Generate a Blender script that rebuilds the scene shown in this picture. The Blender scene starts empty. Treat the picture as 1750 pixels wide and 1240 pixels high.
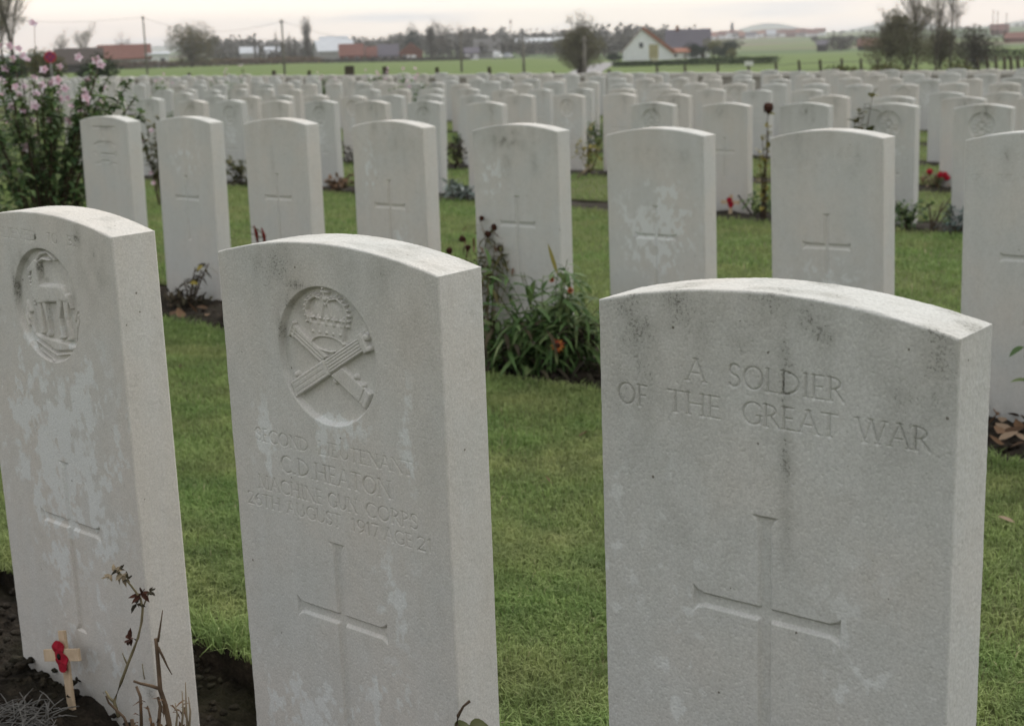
import bpy, math, random
import numpy as np
from mathutils import Vector, Matrix

random.seed(11)
RNG = np.random.default_rng(11)
scene = bpy.context.scene
COL = scene.collection
R = math.radians

# ------------------------------------------------------------------ camera
FPX, PITCH, ROLL, CAMH = 2481.32, 0.211378, -0.0311883, 1.028145
def cam_axes():
    cp, sp = math.cos(PITCH), math.sin(PITCH)
    f = np.array([0, cp, -sp]); u = np.array([0, sp, cp]); r = np.array([1.0, 0, 0])
    cr, sr = math.cos(ROLL), math.sin(ROLL)
    return cr * r + sr * u, -sr * r + cr * u, f
CR, CU, CF = cam_axes()
cam_data = bpy.data.cameras.new('camera')
cam = bpy.data.objects.new('camera', cam_data); COL.objects.link(cam)
cam.matrix_world = Matrix(((CR[0], CU[0], -CF[0], 0), (CR[1], CU[1], -CF[1], 0), (CR[2], CU[2], -CF[2], CAMH), (0, 0, 0, 1)))
cam_data.sensor_width = 36.0
cam_data.lens = FPX * 36.0 / 1750.0
cam_data.clip_start = 0.02
cam_data.clip_end = 30000
cam_data.dof.use_dof = True
cam_data.dof.focus_distance = 1.72
cam_data.dof.aperture_fstop = 11.0
scene.camera = cam

def ray(px, py):
    return CF + CR * (px - 875) / FPX - CU * (py - 620) / FPX
def project(x, y, z):
    dx, dy, dz = x, y, z - CAMH
    w = dx * CF[0] + dy * CF[1] + dz * CF[2]
    w = np.where(np.abs(w) < 1e-6, 1e-6, w)
    return 875 + FPX * (dx * CR[0] + dy * CR[1] + dz * CR[2]) / w, 620 - FPX * (dx * CU[0] + dy * CU[1] + dz * CU[2]) / w, w

# row frame: al runs along a row of headstones, c runs away from the camera across the rows
ROWYAW = R(-40.3)
DR = np.array([math.cos(ROWYAW), math.sin(ROWYAW)]); DN = np.array([-DR[1], DR[0]])
def xy(al, c):
    return al * DR[0] + c * DN[0], al * DR[1] + c * DN[1]
def alc(x, y):
    return x * DR[0] + y * DR[1], x * DN[0] + y * DN[1]
WALL_C = 28.5

def smooth01(t):
    t = np.clip(t, 0, 1); return t * t * (3 - 2 * t)
PROF_D = [0, 40, 75, 100, 150, 250, 350, 450, 600, 800, 1000, 1500, 2000, 2600, 3500, 9000]
PROF_Z = [-.3, -.4, -.85, -1.1, -1.25, -1.5, -1.8, -2.0, -1.3, .5, 2.5, 7.5, 12, 14, 10, 0]
def gz(x, y):
    """ground height of the cemetery lawn"""
    al, c = alc(x, y)
    cc = np.clip(c, -2, 24.0)
    return 0.09094 - 0.04167 * cc + 0.0008105 * cc * cc - 0.00808 * np.clip(al, -40, 25)
def tz(x, y):
    """ground height of the countryside beyond the boundary wall"""
    x = np.asarray(x, float); y = np.asarray(y, float)
    d = np.hypot(x, y); az = np.degrees(np.arctan2(x, y))
    far = np.interp(d, PROF_D, PROF_Z) + np.interp(az, [-22, -8, -3, 1, 4], [1.5, 1.5, 1.1, .9, 0]) * smooth01((d - 110) / 190.0)
    rad = np.exp(-((d - 5200) / 900.0) ** 2)
    far = far + rad * (58 * np.exp(-((az - 10.2) / 1.7) ** 2) + 50 * np.exp(-((az - 14.8) / 2.0) ** 2) + 50 * np.exp(-((az - 20.5) / 2.8) ** 2)
                       + 46 * np.exp(-((az + 13) / 9.0) ** 2) + 45 * np.exp(-((az - 2) / 5.0) ** 2))
    al, c = alc(x, y)
    t = smooth01((c - WALL_C) / 30.0)
    return gz(x, y) * (1 - t) + far * t
def ground_at(px, py):
    """3-D point of the lawn seen at a pixel of the photograph"""
    d = ray(px, py); lo, hi = .5, 60.0
    for _ in range(50):
        m = (lo + hi) / 2; p = d * m
        if p[2] + CAMH > gz(p[0], p[1]): lo = m
        else: hi = m
    p = d * lo
    return np.array([p[0], p[1], gz(p[0], p[1])])
def at(px, d):
    """ground point of the countryside in the photographed direction px at distance d"""
    y0 = 87.5 + 0.0312 * (875 - px)
    v = ray(px, y0); v = v[:2] / np.hypot(*v[:2]) * d
    return np.array([v[0], v[1], float(tz(v[0], v[1]))])

# ------------------------------------------------------------------ noise
def _hash(ix, iy, s):
    h = (ix.astype(np.int64) * 374761393 + iy.astype(np.int64) * 668265263 + s * 974634777) & 0x7fffffff
    h = ((h ^ (h >> 13)) * 1274126177) & 0x7fffffff
    return ((h ^ (h >> 16)) & 0xffff) / 65535.0
def vnoise(x, y, s=0):
    ix = np.floor(x); iy = np.floor(y); fx = x - ix; fy = y - iy
    fx = fx * fx * (3 - 2 * fx); fy = fy * fy * (3 - 2 * fy)
    a = _hash(ix, iy, s); b = _hash(ix + 1, iy, s); c = _hash(ix, iy + 1, s); d = _hash(ix + 1, iy + 1, s)
    return (a * (1 - fx) + b * fx) * (1 - fy) + (c * (1 - fx) + d * fx) * fy
def fbm(x, y, s=0, o=4):
    r = np.zeros_like(np.asarray(x, float)); a = .5; t = 0
    for i in range(o):
        r = r + a * vnoise(x, y, s + 17 * i); t += a; a *= .5; x = x * 2.03; y = y * 2.03
    return r / t

# ------------------------------------------------------------------ objects
def tag(o, label=None, cat=None, group=None, kind=None):
    if label: o['label'] = label
    if cat: o['category'] = cat
    if group: o['group'] = group
    if kind: o['kind'] = kind
    return o
def empty(name, loc, rz=0.0, label=None, cat=None, group=None):
    o = bpy.data.objects.new(name, None); COL.objects.link(o)
    o.empty_display_size = 0.1
    o.location = loc; o.rotation_euler = (0, 0, rz)
    return tag(o, label, cat, group)
def mesh_np(name, V, F, smooth=True, attrs=None, mats=(), midx=None):
    """F: list of (n, k) integer arrays of k-gons"""
    me = bpy.data.meshes.new(name)
    V = np.asarray(V, np.float32)
    F = [np.asarray(f, np.int32) for f in F if len(f)]
    me.vertices.add(len(V)); me.vertices.foreach_set('co', V.ravel())
    nl = sum(f.size for f in F); npol = sum(len(f) for f in F)
    me.loops.add(nl); me.loops.foreach_set('vertex_index', np.concatenate([f.ravel() for f in F]))
    st = []; o = 0
    for f in F:
        st.append(o + np.arange(len(f)) * f.shape[1]); o += f.size
    me.polygons.add(npol); me.polygons.foreach_set('loop_start', np.concatenate(st).astype(np.int32))
    for m in mats: me.materials.append(m)
    if midx is not None: me.polygons.foreach_set('material_index', np.asarray(midx, np.int32))
    me.update(calc_edges=True)
    me.polygons.foreach_set('use_smooth', np.full(npol, smooth))
    if attrs:
        for k, v in attrs.items():
            a = me.attributes.new(k, 'FLOAT', 'POINT'); a.data.foreach_set('value', np.asarray(v, np.float32))
    me.update()
    return me
def link(name, me, parent=None, **kw):
    o = bpy.data.objects.new(name, me); COL.objects.link(o)
    if parent is not None: o.parent = parent
    return tag(o, **kw)

class MB:
    """collects boxes, tubes, leaves and blobs that become ONE mesh"""
    def __init__(s): s.v = []; s.f = []; s.n = 0; s.var = []
    def add(s, V, F, var=0.0):
        V = np.asarray(V, float).reshape(-1, 3)
        for f in F: s.f.append(np.asarray(f, np.int64) + s.n)
        s.v.append(V); s.var.append(np.full(len(V), var)); s.n += len(V); return s
    def box(s, c, size, rot=None, var=0.0, taper=1.0):
        h = np.array(size) / 2.0
        V = np.array([[sx, sy, sz] for sz in (-1, 1) for sy in (-1, 1) for sx in (-1, 1)], float) * h
        V[4:, :2] *= taper
        if rot is not None: V = V @ np.array(rot).T
        return s.add(V + np.array(c), [[0, 2, 3, 1], [4, 5, 7, 6], [0, 1, 5, 4], [2, 6, 7, 3], [0, 4, 6, 2], [1, 3, 7, 5]], var)
    def tube(s, P, rad, n=6, var=0.0, cap=True):
        P = np.asarray(P, float); k = len(P)
        rad = np.broadcast_to(np.asarray(rad, float), (k,))
        T = np.gradient(P, axis=0); T /= np.maximum(np.linalg.norm(T, axis=1, keepdims=True), 1e-9)
        ref = np.array([0.31, 0.17, 0.93]) if abs(T[0] @ np.array([0.31, 0.17, 0.93])) < .95 else np.array([1.0, 0, 0])
        A = np.cross(T, ref); A /= np.maximum(np.linalg.norm(A, axis=1, keepdims=True), 1e-9); B = np.cross(T, A)
        an = np.arange(n) * 2 * math.pi / n
        V = P[:, None] + rad[:, None, None] * (np.cos(an)[None, :, None] * A[:, None] + np.sin(an)[None, :, None] * B[:, None])
        F = []
        for i in range(k - 1):
            for j in range(n):
                F.append([i * n + j, i * n + (j + 1) % n, (i + 1) * n + (j + 1) % n, (i + 1) * n + j])
        if cap and n > 2: F.append(list(range(n))[::-1]); F.append([(k - 1) * n + j for j in range(n)])
        return s.add(V.reshape(-1, 3), F, var)
    def leaf(s, p, d, up, L, W, bend=0.3, fold=0.25, k=4, var=0.0, shape=1.0):
        p = np.asarray(p, float); d = np.asarray(d, float); d = d / np.linalg.norm(d)
        sd = np.cross(d, up); q = np.linalg.norm(sd)
        sd = sd / q if q > 1e-6 else np.array([1.0, 0, 0])
        nn = np.cross(sd, d)
        V = []
        for i in range(k + 1):
            t = i / k
            w = W * .5 * (math.sin(math.pi * t ** (.8 * shape)) ** .8 if 0 < t < 1 else (.08 if t == 0 else .02))
            c = p + d * L * t * (1 - .2 * bend * t) - nn * L * bend * t * t
            V += [c - sd * w + nn * w * fold, c, c + sd * w + nn * w * fold]
        F = []
        for i in range(k):
            a = i * 3; F += [[a, a + 1, a + 4, a + 3], [a + 1, a + 2, a + 5, a + 4]]
        return s.add(V, F, var)
    def blob(s, c, r, n=8, m=6, jit=0.0, var=0.0, rot=None):
        r = np.broadcast_to(np.asarray(r, float), (3,)); V = [[0, 0, -1]]
        for i in range(1, m):
            ph = -math.pi / 2 + math.pi * i / m
            for j in range(n):
                th = 2 * math.pi * j / n
                V.append([math.cos(ph) * math.cos(th), math.cos(ph) * math.sin(th), math.sin(ph)])
        V.append([0, 0, 1]); V = np.array(V)
        if jit: V = V * (1 + RNG.uniform(-jit, jit, (len(V), 1)))
        V = V * r
        if rot is not None: V = V @ np.array(rot).T
        F = [[0, 1 + (j + 1) % n, 1 + j] for j in range(n)]
        for i in range(m - 2):
            for j in range(n):
                a = 1 + i * n; F.append([a + j, a + (j + 1) % n, a + n + (j + 1) % n, a + n + j])
        e = len(V) - 1; a = 1 + (m - 2) * n
        F += [[a + j, a + (j + 1) % n, e] for j in range(n)]
        return s.add(V + np.array(c), F, var)
    def mesh(s, name, mat, smooth=False):
        V = np.concatenate(s.v); by = {}
        for f in s.f: by.setdefault(len(f), []).append(f)
        me = mesh_np(name, V, [np.array(x) for x in by.values()], smooth, {'var': np.concatenate(s.var)}, [mat])
        return me
    def build(s, name, mat, parent=None, smooth=False, **kw):
        return link(name, s.mesh(name, mat, smooth), parent, **kw)

def leafcards(P, size, name, mat, parent, up_bias=0.3, smooth=False, aspect=1.6):
    """many small bent leaf faces at the points P, one mesh"""
    P = np.asarray(P, float); n = len(P)
    d = RNG.normal(size=(n, 3)); d[:, 2] += up_bias; d /= np.linalg.norm(d, axis=1, keepdims=True)
    a = np.cross(d, RNG.normal(size=(n, 3))); a /= np.linalg.norm(a, axis=1, keepdims=True)
    nn = np.cross(d, a)
    L = (size * RNG.uniform(.6, 1.35, n))[:, None]; W = L / aspect
    V = np.stack([P, P + d * L * .45 + a * W * .5 + nn * L * .08, P + d * L, P + d * L * .45 - a * W * .5 + nn * L * .08], 1).reshape(-1, 3)
    i = np.arange(n)[:, None] * 4
    var = np.repeat(RNG.uniform(0, 1, n), 4)
    me = mesh_np(name, V, [i + np.array([[0, 1, 2, 3]])], smooth, {'var': var}, [mat])
    return link(name, me, parent)

# ------------------------------------------------------------------ materials
def nmat(name, rough=0.9, spec=0.2):
    m = bpy.data.materials.new(name); m.use_nodes = True
    nt = m.node_tree; b = nt.nodes['Principled BSDF']
    b.inputs['Roughness'].default_value = rough
    b.inputs['Specular IOR Level'].default_value = spec
    return m, nt, b
def N(nt, t, **kw):
    n = nt.nodes.new(t)
    for k, v in kw.items():
        if k in n.inputs: n.inputs[k].default_value = v
        else: setattr(n, k, v)
    return n
def mixc(nt, fac, a, b, mode='MIX'):
    n = nt.nodes.new('ShaderNodeMix'); n.data_type = 'RGBA'; n.blend_type = mode
    for sock, v in ((n.inputs['Factor'], fac), (n.inputs[6], a), (n.inputs[7], b)):
        if isinstance(v, bpy.types.NodeSocket): nt.links.new(v, sock)
        else: sock.default_value = v if not isinstance(v, tuple) else (*v[:3], 1)
    return n.outputs[2]
def mth(nt, op, a, b=0.0, clamp=False):
    n = nt.nodes.new('ShaderNodeMath'); n.operation = op; n.use_clamp = clamp
    for s, v in ((n.inputs[0], a), (n.inputs[1], b)):
        if isinstance(v, bpy.types.NodeSocket): nt.links.new(v, s)
        else: s.default_value = v
    return n.outputs[0]
def ramp(nt, fac, stops, interp='LINEAR'):
    n = nt.nodes.new('ShaderNodeValToRGB'); n.color_ramp.interpolation = interp
    e = n.color_ramp.elements
    while len(e) < len(stops): e.new(.5)
    for x, (p, c) in zip(e, stops): x.position = p; x.color = (*c, 1) if len(c) == 3 else c
    nt.links.new(fac, n.inputs[0]); return n.outputs[0]
def noise(nt, vec, scale, detail=4, rough=.55):
    n = N(nt, 'ShaderNodeTexNoise'); n.inputs['Scale'].default_value = scale; n.inputs['Detail'].default_value = detail
    n.inputs['Roughness'].default_value = rough
    if vec is not None: nt.links.new(vec, n.inputs['Vector'])
    return n.outputs['Fac']
def attr(nt, name, typ='GEOMETRY'):
    n = nt.nodes.new('ShaderNodeAttribute'); n.attribute_name = name; n.attribute_type = typ
    return n.outputs['Fac']
def bump(nt, b, h, dist, strength=1.0, nrm=None):
    n = nt.nodes.new('ShaderNodeBump'); n.inputs['Distance'].default_value = dist; n.inputs['Strength'].default_value = strength
    nt.links.new(h, n.inputs['Height'])
    if nrm is not None: nt.links.new(nrm, n.inputs['Normal'])
    if b is not None: nt.links.new(n.outputs[0], b.inputs['Normal'])
    return n.outputs[0]
def simple(name, col, rough=.85, var=.25, scale=8.0, spec=.2, col2=None):
    """plain procedural material: two tones mixed by noise"""
    m, nt, b = nmat(name, rough, spec)
    tc = N(nt, 'ShaderNodeTexCoord').outputs['Object']
    f = noise(nt, tc, scale, 5)
    c2 = col2 or tuple(x * (1 - var) for x in col)
    nt.links.new(ramp(nt, f, [(.3, c2), (.7, tuple(min(1, x * (1 + var * .5)) for x in col))]), b.inputs['Base Color'])
    return m
def leafmat(name, cols, rough=.6, trans=.25):
    """leaf material: each leaf its own tone from the 'var' attribute, light passing through"""
    m, nt, b = nmat(name, rough, .25)
    v = attr(nt, 'var')
    k = len(cols)
    col = ramp(nt, v, [(i / max(1, k - 1), c) for i, c in enumerate(cols)])
    nt.links.new(col, b.inputs['Base Color'])
    if trans:
        t = N(nt, 'ShaderNodeBsdfTranslucent'); nt.links.new(col, t.inputs['Color'])
        mx = N(nt, 'ShaderNodeMixShader'); mx.inputs[0].default_value = trans
        nt.links.new(b.outputs[0], mx.inputs[1]); nt.links.new(t.outputs[0], mx.inputs[2])
        nt.links.new(mx.outputs[0], nt.nodes['Material Output'].inputs['Surface'])
    return m
def copy_tree(o, parent=None, loc=None):
    c = o.copy(); COL.objects.link(c)
    if parent is not None: c.parent = parent
    for ch in list(o.children): copy_tree(ch, c)
    return c
# ------------------------------------------------------------------ headstones
SW, ST, SB = 0.381, 0.076, -0.12
def arc(x): return 0.7893 - 0.0238 * (x / 0.1905) ** 2

def stone_material():
    m, nt, b = nmat('portland_stone', 0.92, 0.15)
    tc = N(nt, 'ShaderNodeTexCoord').outputs['Object']
    seed = attr(nt, 'seed', 'OBJECT')
    cmb = N(nt, 'ShaderNodeCombineXYZ'); nt.links.new(seed, cmb.inputs[0]); nt.links.new(seed, cmb.inputs[1])
    va = N(nt, 'ShaderNodeVectorMath', operation='ADD'); nt.links.new(tc, va.inputs[0]); nt.links.new(cmb.outputs[0], va.inputs[1])
    P = va.outputs[0]
    tint = attr(nt, 'tint', 'OBJECT'); dirt_shade = attr(nt, 'dirt_shade'); pale = attr(nt, 'pale')
    warm = noise(nt, P, 5.5, 3); fine = noise(nt, P, 420, 3); mid = noise(nt, P, 55, 4)
    mp = N(nt, 'ShaderNodeMapping'); mp.inputs['Scale'].default_value = (26, 26, 1.6); nt.links.new(P, mp.inputs[0])
    streak = noise(nt, mp.outputs[0], 1.0, 4)
    base = mixc(nt, ramp(nt, mth(nt, 'ADD', warm, mth(nt, 'MULTIPLY', mth(nt, 'SUBTRACT', tint, .5), .7)), [(.35, (0, 0, 0)), (.68, (1, 1, 1))]), (0.580, 0.588, 0.568), (0.628, 0.602, 0.560))
    base = mixc(nt, mth(nt, 'MULTIPLY', ramp(nt, streak, [(.45, (0, 0, 0)), (.75, (1, 1, 1))]), .35), base, (0.665, 0.668, 0.655))
    base = mixc(nt, mth(nt, 'MULTIPLY', ramp(nt, mid, [(.5, (0, 0, 0)), (.8, (1, 1, 1))]), .22), base, (0.38, 0.37, 0.33))
    base = mixc(nt, mth(nt, 'MULTIPLY', pale, .85), base, (0.715, 0.735, 0.728))
    grain = ramp(nt, fine, [(.3, (.86, .86, .86)), (.7, (1.1, 1.1, 1.1))])
    base = mixc(nt, 1.0, base, grain, 'MULTIPLY')
    # dark lichen specks where the map of weathering and painted relief shade allows them
    sp = noise(nt, P, 330, 5, .8); sp2 = noise(nt, P, 40, 3, .6)
    thr = mth(nt, 'SUBTRACT', .725, mth(nt, 'MULTIPLY', dirt_shade, .235))
    k = mth(nt, 'MULTIPLY', mth(nt, 'SUBTRACT', mth(nt, 'ADD', mth(nt, 'MULTIPLY', sp, .86), mth(nt, 'MULTIPLY', sp2, .14)), thr), 8.0, True)
    base = mixc(nt, mth(nt, 'MULTIPLY', k, .82), base, (0.085, 0.082, 0.07))
    base = mixc(nt, mth(nt, 'MULTIPLY', dirt_shade, .34, True), base, (0.20, 0.20, 0.17))
    # a few rust-brown and black pin spots
    vo = N(nt, 'ShaderNodeTexVoronoi'); vo.inputs['Scale'].default_value = 55; nt.links.new(P, vo.inputs['Vector'])
    spot = mth(nt, 'MULTIPLY', mth(nt, 'LESS_THAN', vo.outputs['Distance'], .09), mth(nt, 'GREATER_THAN', mid, .62))
    base = mixc(nt, mth(nt, 'MULTIPLY', spot, .75), base, (0.10, 0.085, 0.06))
    nt.links.new(base, b.inputs['Base Color'])
    h = mth(nt, 'ADD', mth(nt, 'MULTIPLY', fine, .5), mth(nt, 'MULTIPLY', noise(nt, P, 900, 2), .35))
    n1 = bump(nt, None, h, 0.00042, .5)
    bump(nt, b, mth(nt, 'ADD', mid, mth(nt, 'MULTIPLY', k, -.6)), 0.0003, .4, n1)
    return m
STONE = stone_material()

# --- lettering: Roman capitals as strokes in a unit-high box: (x0,y0,x1,y1,width) or ('a',cx,cy,rx,ry,deg0,deg1)
TK, TN = .165, .10
def _g(w, *s): return (w, s)
GL = {
 'A': _g(.86, (.06, 0, .43, 1, TN), (.43, 1, .80, 0, TK), (.2, .36, .66, .36, TN)),
 'B': _g(.62, (.1, 0, .1, 1, TK), ('a', .1, .76, .4, .24, 90, -90), ('a', .1, .27, .46, .27, 90, -90)),
 'C': _g(.84, ('a', .5, .5, .44, .5, 48, 312)),
 'D': _g(.86, (.1, 0, .1, 1, TK), ('a', .1, .5, .68, .5, 90, -90)),
 'E': _g(.6, (.1, 0, .1, 1, TK), (.1, 1, .52, 1, TN), (.1, .52, .46, .52, TN), (.1, 0, .54, 0, TN)),
 'F': _g(.56, (.1, 0, .1, 1, TK), (.1, 1, .52, 1, TN), (.1, .52, .45, .52, TN)),
 'G': _g(.88, ('a', .5, .5, .44, .5, 48, 318), (.8, .08, .8, .42, TK), (.66, .42, .9, .42, TN)),
 'H': _g(.86, (.1, 0, .1, 1, TK), (.74, 0, .74, 1, TK), (.1, .52, .74, .52, TN)),
 'I': _g(.3, (.15, 0, .15, 1, TK)),
 'L': _g(.58, (.1, 0, .1, 1, TK), (.1, 0, .54, 0, TN)),
 'M': _g(1.04, (.1, 0, .14, 1, TN), (.14, 1, .5, .08, TK), (.5, .08, .86, 1, TN), (.86, 1, .92, 0, TK)),
 'N': _g(.88, (.1, 0, .1, 1, TN), (.1, 1, .76, 0, TK), (.76, 0, .76, 1, TN)),
 'O': _g(.98, ('a', .49, .5, .43, .5, 0, 360)),
 'P': _g(.6, (.1, 0, .1, 1, TK), ('a', .1, .74, .42, .26, 90, -90)),
 'R': _g(.7, (.1, 0, .1, 1, TK), ('a', .1, .74, .42, .26, 90, -90), (.3, .48, .66, 0, TK)),
 'S': _g(.58, ('a', .29, .76, .22, .24, 30, 270), ('a', .28, .26, .24, .26, 90, -150)),
 'T': _g(.72, (.36, 0, .36, 1, TK), (.02, 1, .7, 1, TN)),
 'U': _g(.82, (.1, .35, .1, 1, TK), ('a', .41, .35, .31, .35, 180, 360), (.72, .35, .72, 1, TN)),
 'V': _g(.84, (.04, 1, .42, 0, TK), (.42, 0, .8, 1, TN)),
 'W': _g(1.2, (.04, 1, .34, 0, TK), (.34, 0, .6, 1, TN), (.6, 1, .88, 0, TK), (.88, 0, 1.16, 1, TN)),
 '1': _g(.36, (.2, 0, .2, 1, TK), (.2, 1, .06, .86, TN)),
 '2': _g(.62, ('a', .3, .74, .25, .26, 160, -30), (.52, .61, .06, 0, TN), (.06, 0, .58, 0, TK)),
 '6': _g(.64, ('a', .33, .3, .26, .3, 0, 360), ('a', .62, .38, .56, .62, 180, 110)),
 '7': _g(.6, (.04, 1, .56, 1, TK), (.56, 1, .2, 0, TN)),
 '9': _g(.64, ('a', .31, .7, .26, .3, 0, 360), ('a', .02, .62, .56, .62, 0, -70)),
 '.': _g(.26, (.1, .03, .14, .03, .13)),
}
def glyph_strokes(ch):
    w, ss = GL[ch]; out = []
    for s in ss:
        if s[0] == 'a':
            _, cx, cy, rx, ry, a0, a1 = s; k = max(6, int(abs(a1 - a0) / 20)); pr = None
            for i in range(k + 1):
                a = R(a0 + (a1 - a0) * i / k); q = (cx + rx * math.cos(a), cy + ry * math.sin(a))
                if pr:
                    dx, dy = q[0] - pr[0], q[1] - pr[1]; v = abs(dy) / (math.hypot(dx, dy) + 1e-9)
                    out.append((*pr, *q, TN + (TK - TN) * v))
                pr = q
        else:
            out.append(s)
            x0, y0, x1, y1, t = s
            for (x, y) in ((x0, y0), (x1, y1)):       # serifs on the ends of upright strokes
                if abs(y1 - y0) > .8 and (y < .05 or y > .95) and ch not in '127':
                    out.append((x - .1, y, x + .1, y, TN))
    return w, out
def text_strokes(txt, x0, x1, z, cap):
    ws = [GL[c][0] for c in txt]; nat = (sum(ws) + .1 * (len(txt) - 1)) * cap
    sx = (x1 - x0) / nat; out = []; x = x0
    for c in txt:
        w, ss = glyph_strokes(c)
        for (a, b, c2, d, t) in ss:
            out.append((x + a * cap * sx, z + b * cap, x + c2 * cap * sx, z + d * cap, t * cap))
        x += (w + .1) * cap * sx
    return out
def box_idx(X, Z, x0, x1, z0, z1):
    return np.nonzero((X > x0) & (X < x1) & (Z > z0) & (Z < z1))[0]
def seg_d(x, z, s):
    x0, z0, x1, z1 = s[:4]; dx, dz = x1 - x0, z1 - z0; L = dx * dx + dz * dz + 1e-12
    t = np.clip(((x - x0) * dx + (z - z0) * dz) / L, 0, 1)
    return np.hypot(x - x0 - t * dx, z - z0 - t * dz), t
def vcut(X, Z, D, mask, strokes, slope=1.35, cap=.0026, worn=0.0, seed=3):
    for s in strokes:
        w = s[4] / 2; m = .0022
        i = box_idx(X, Z, min(s[0], s[2]) - w - m, max(s[0], s[2]) + w + m, min(s[1], s[3]) - w - m, max(s[1], s[3]) + w + m)
        if not len(i): continue
        d, _ = seg_d(X[i], Z[i], s)
        dep = np.clip((w - d) * slope, 0, cap)
        if worn: dep = dep * np.clip(1.25 - worn * 2 * fbm(X[i] * 70, Z[i] * 70, seed, 2), 0, 1)
        D[i] = np.maximum(D[i], dep); mask[i] |= d < w + .0014
def poly_sd(x, z, poly):
    d = np.full(x.shape, 1e9); ins = np.zeros(x.shape, bool); n = len(poly)
    for k in range(n):
        a, b = poly[k], poly[(k + 1) % n]
        d = np.minimum(d, seg_d(x, z, (a[0], a[1], b[0], b[1]))[0])
        c = ((a[1] > z) != (b[1] > z)) & (x < (b[0] - a[0]) * (z - a[1]) / (b[1] - a[1] + 1e-12) + a[0])
        ins ^= c
    return np.where(ins, -d, d)
def cross_poly(cx, top, arm_z, half, foot, hw, fl):
    P = []
    def flare(ex, ez, dx, dz):      # two corner points of a flared end, with a curved neck
        px, pz = -dz, dx
        return [(ex - dx * .012 + px * -hw, ez - dz * .012 + pz * -hw), (ex - dx * .005 - px * (hw + fl * .35), ez - dz * .005 - pz * (hw + fl * .35)), (ex - px * (hw + fl), ez - pz * (hw + fl)),
                (ex + px * (hw + fl), ez + pz * (hw + fl)), (ex - dx * .005 + px * (hw + fl * .35), ez - dz * .005 + pz * (hw + fl * .35)), (ex - dx * .012 + px * hw, ez - dz * .012 + pz * hw)]
    P += flare(cx + half, arm_z, 1, 0); P += [(cx + hw, arm_z + hw)]
    P += flare(cx, top, 0, 1); P += [(cx - hw, arm_z + hw)]
    P += flare(cx - half, arm_z, -1, 0); P += [(cx - hw, arm_z - hw)]
    P += flare(cx, foot, 0, -1); P += [(cx + hw, arm_z - hw)]
    return P
def carve_cross(X, Z, D, mask, top, arm_z, foot, half=.082, hw=.0078, fl=.0075, dep=.0046, cx=.002):
    i = box_idx(X, Z, cx - half - .02, cx + half + .02, foot - .02, top + .02)
    if not len(i): return
    sd = poly_sd(X[i], Z[i], cross_poly(cx, top, arm_z, half, foot, hw, fl))
    D[i] = np.maximum(D[i], np.clip(-sd * 1.6, 0, dep)); mask[i] |= sd < .002

def rel(h, sd, hh, edge):          # raised shape: height hh with rounded shoulders of width edge
    t = np.clip(-sd / edge, 0, 1); return np.maximum(h, hh * np.sqrt(1 - (1 - t) ** 2))
def cap_sd(x, z, x0, z0, x1, z1, r0, r1=None):
    d, t = seg_d(x, z, (x0, z0, x1, z1)); return d - (r0 + ((r1 if r1 is not None else r0) - r0) * t)
def bar_sd(x, z, x0, z0, x1, z1, w):
    L = math.hypot(x1 - x0, z1 - z0); ux, uz = (x1 - x0) / L, (z1 - z0) / L
    a = (x - x0) * ux + (z - z0) * uz; b = -(x - x0) * uz + (z - z0) * ux
    return np.maximum(np.maximum(-a, a - L), np.abs(b) - w / 2), a / L, b
def ell_sd(x, z, cx, cz, rx, rz):
    return (np.hypot((x - cx) / rx, (z - cz) / rz) - 1) * min(rx, rz)

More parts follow.
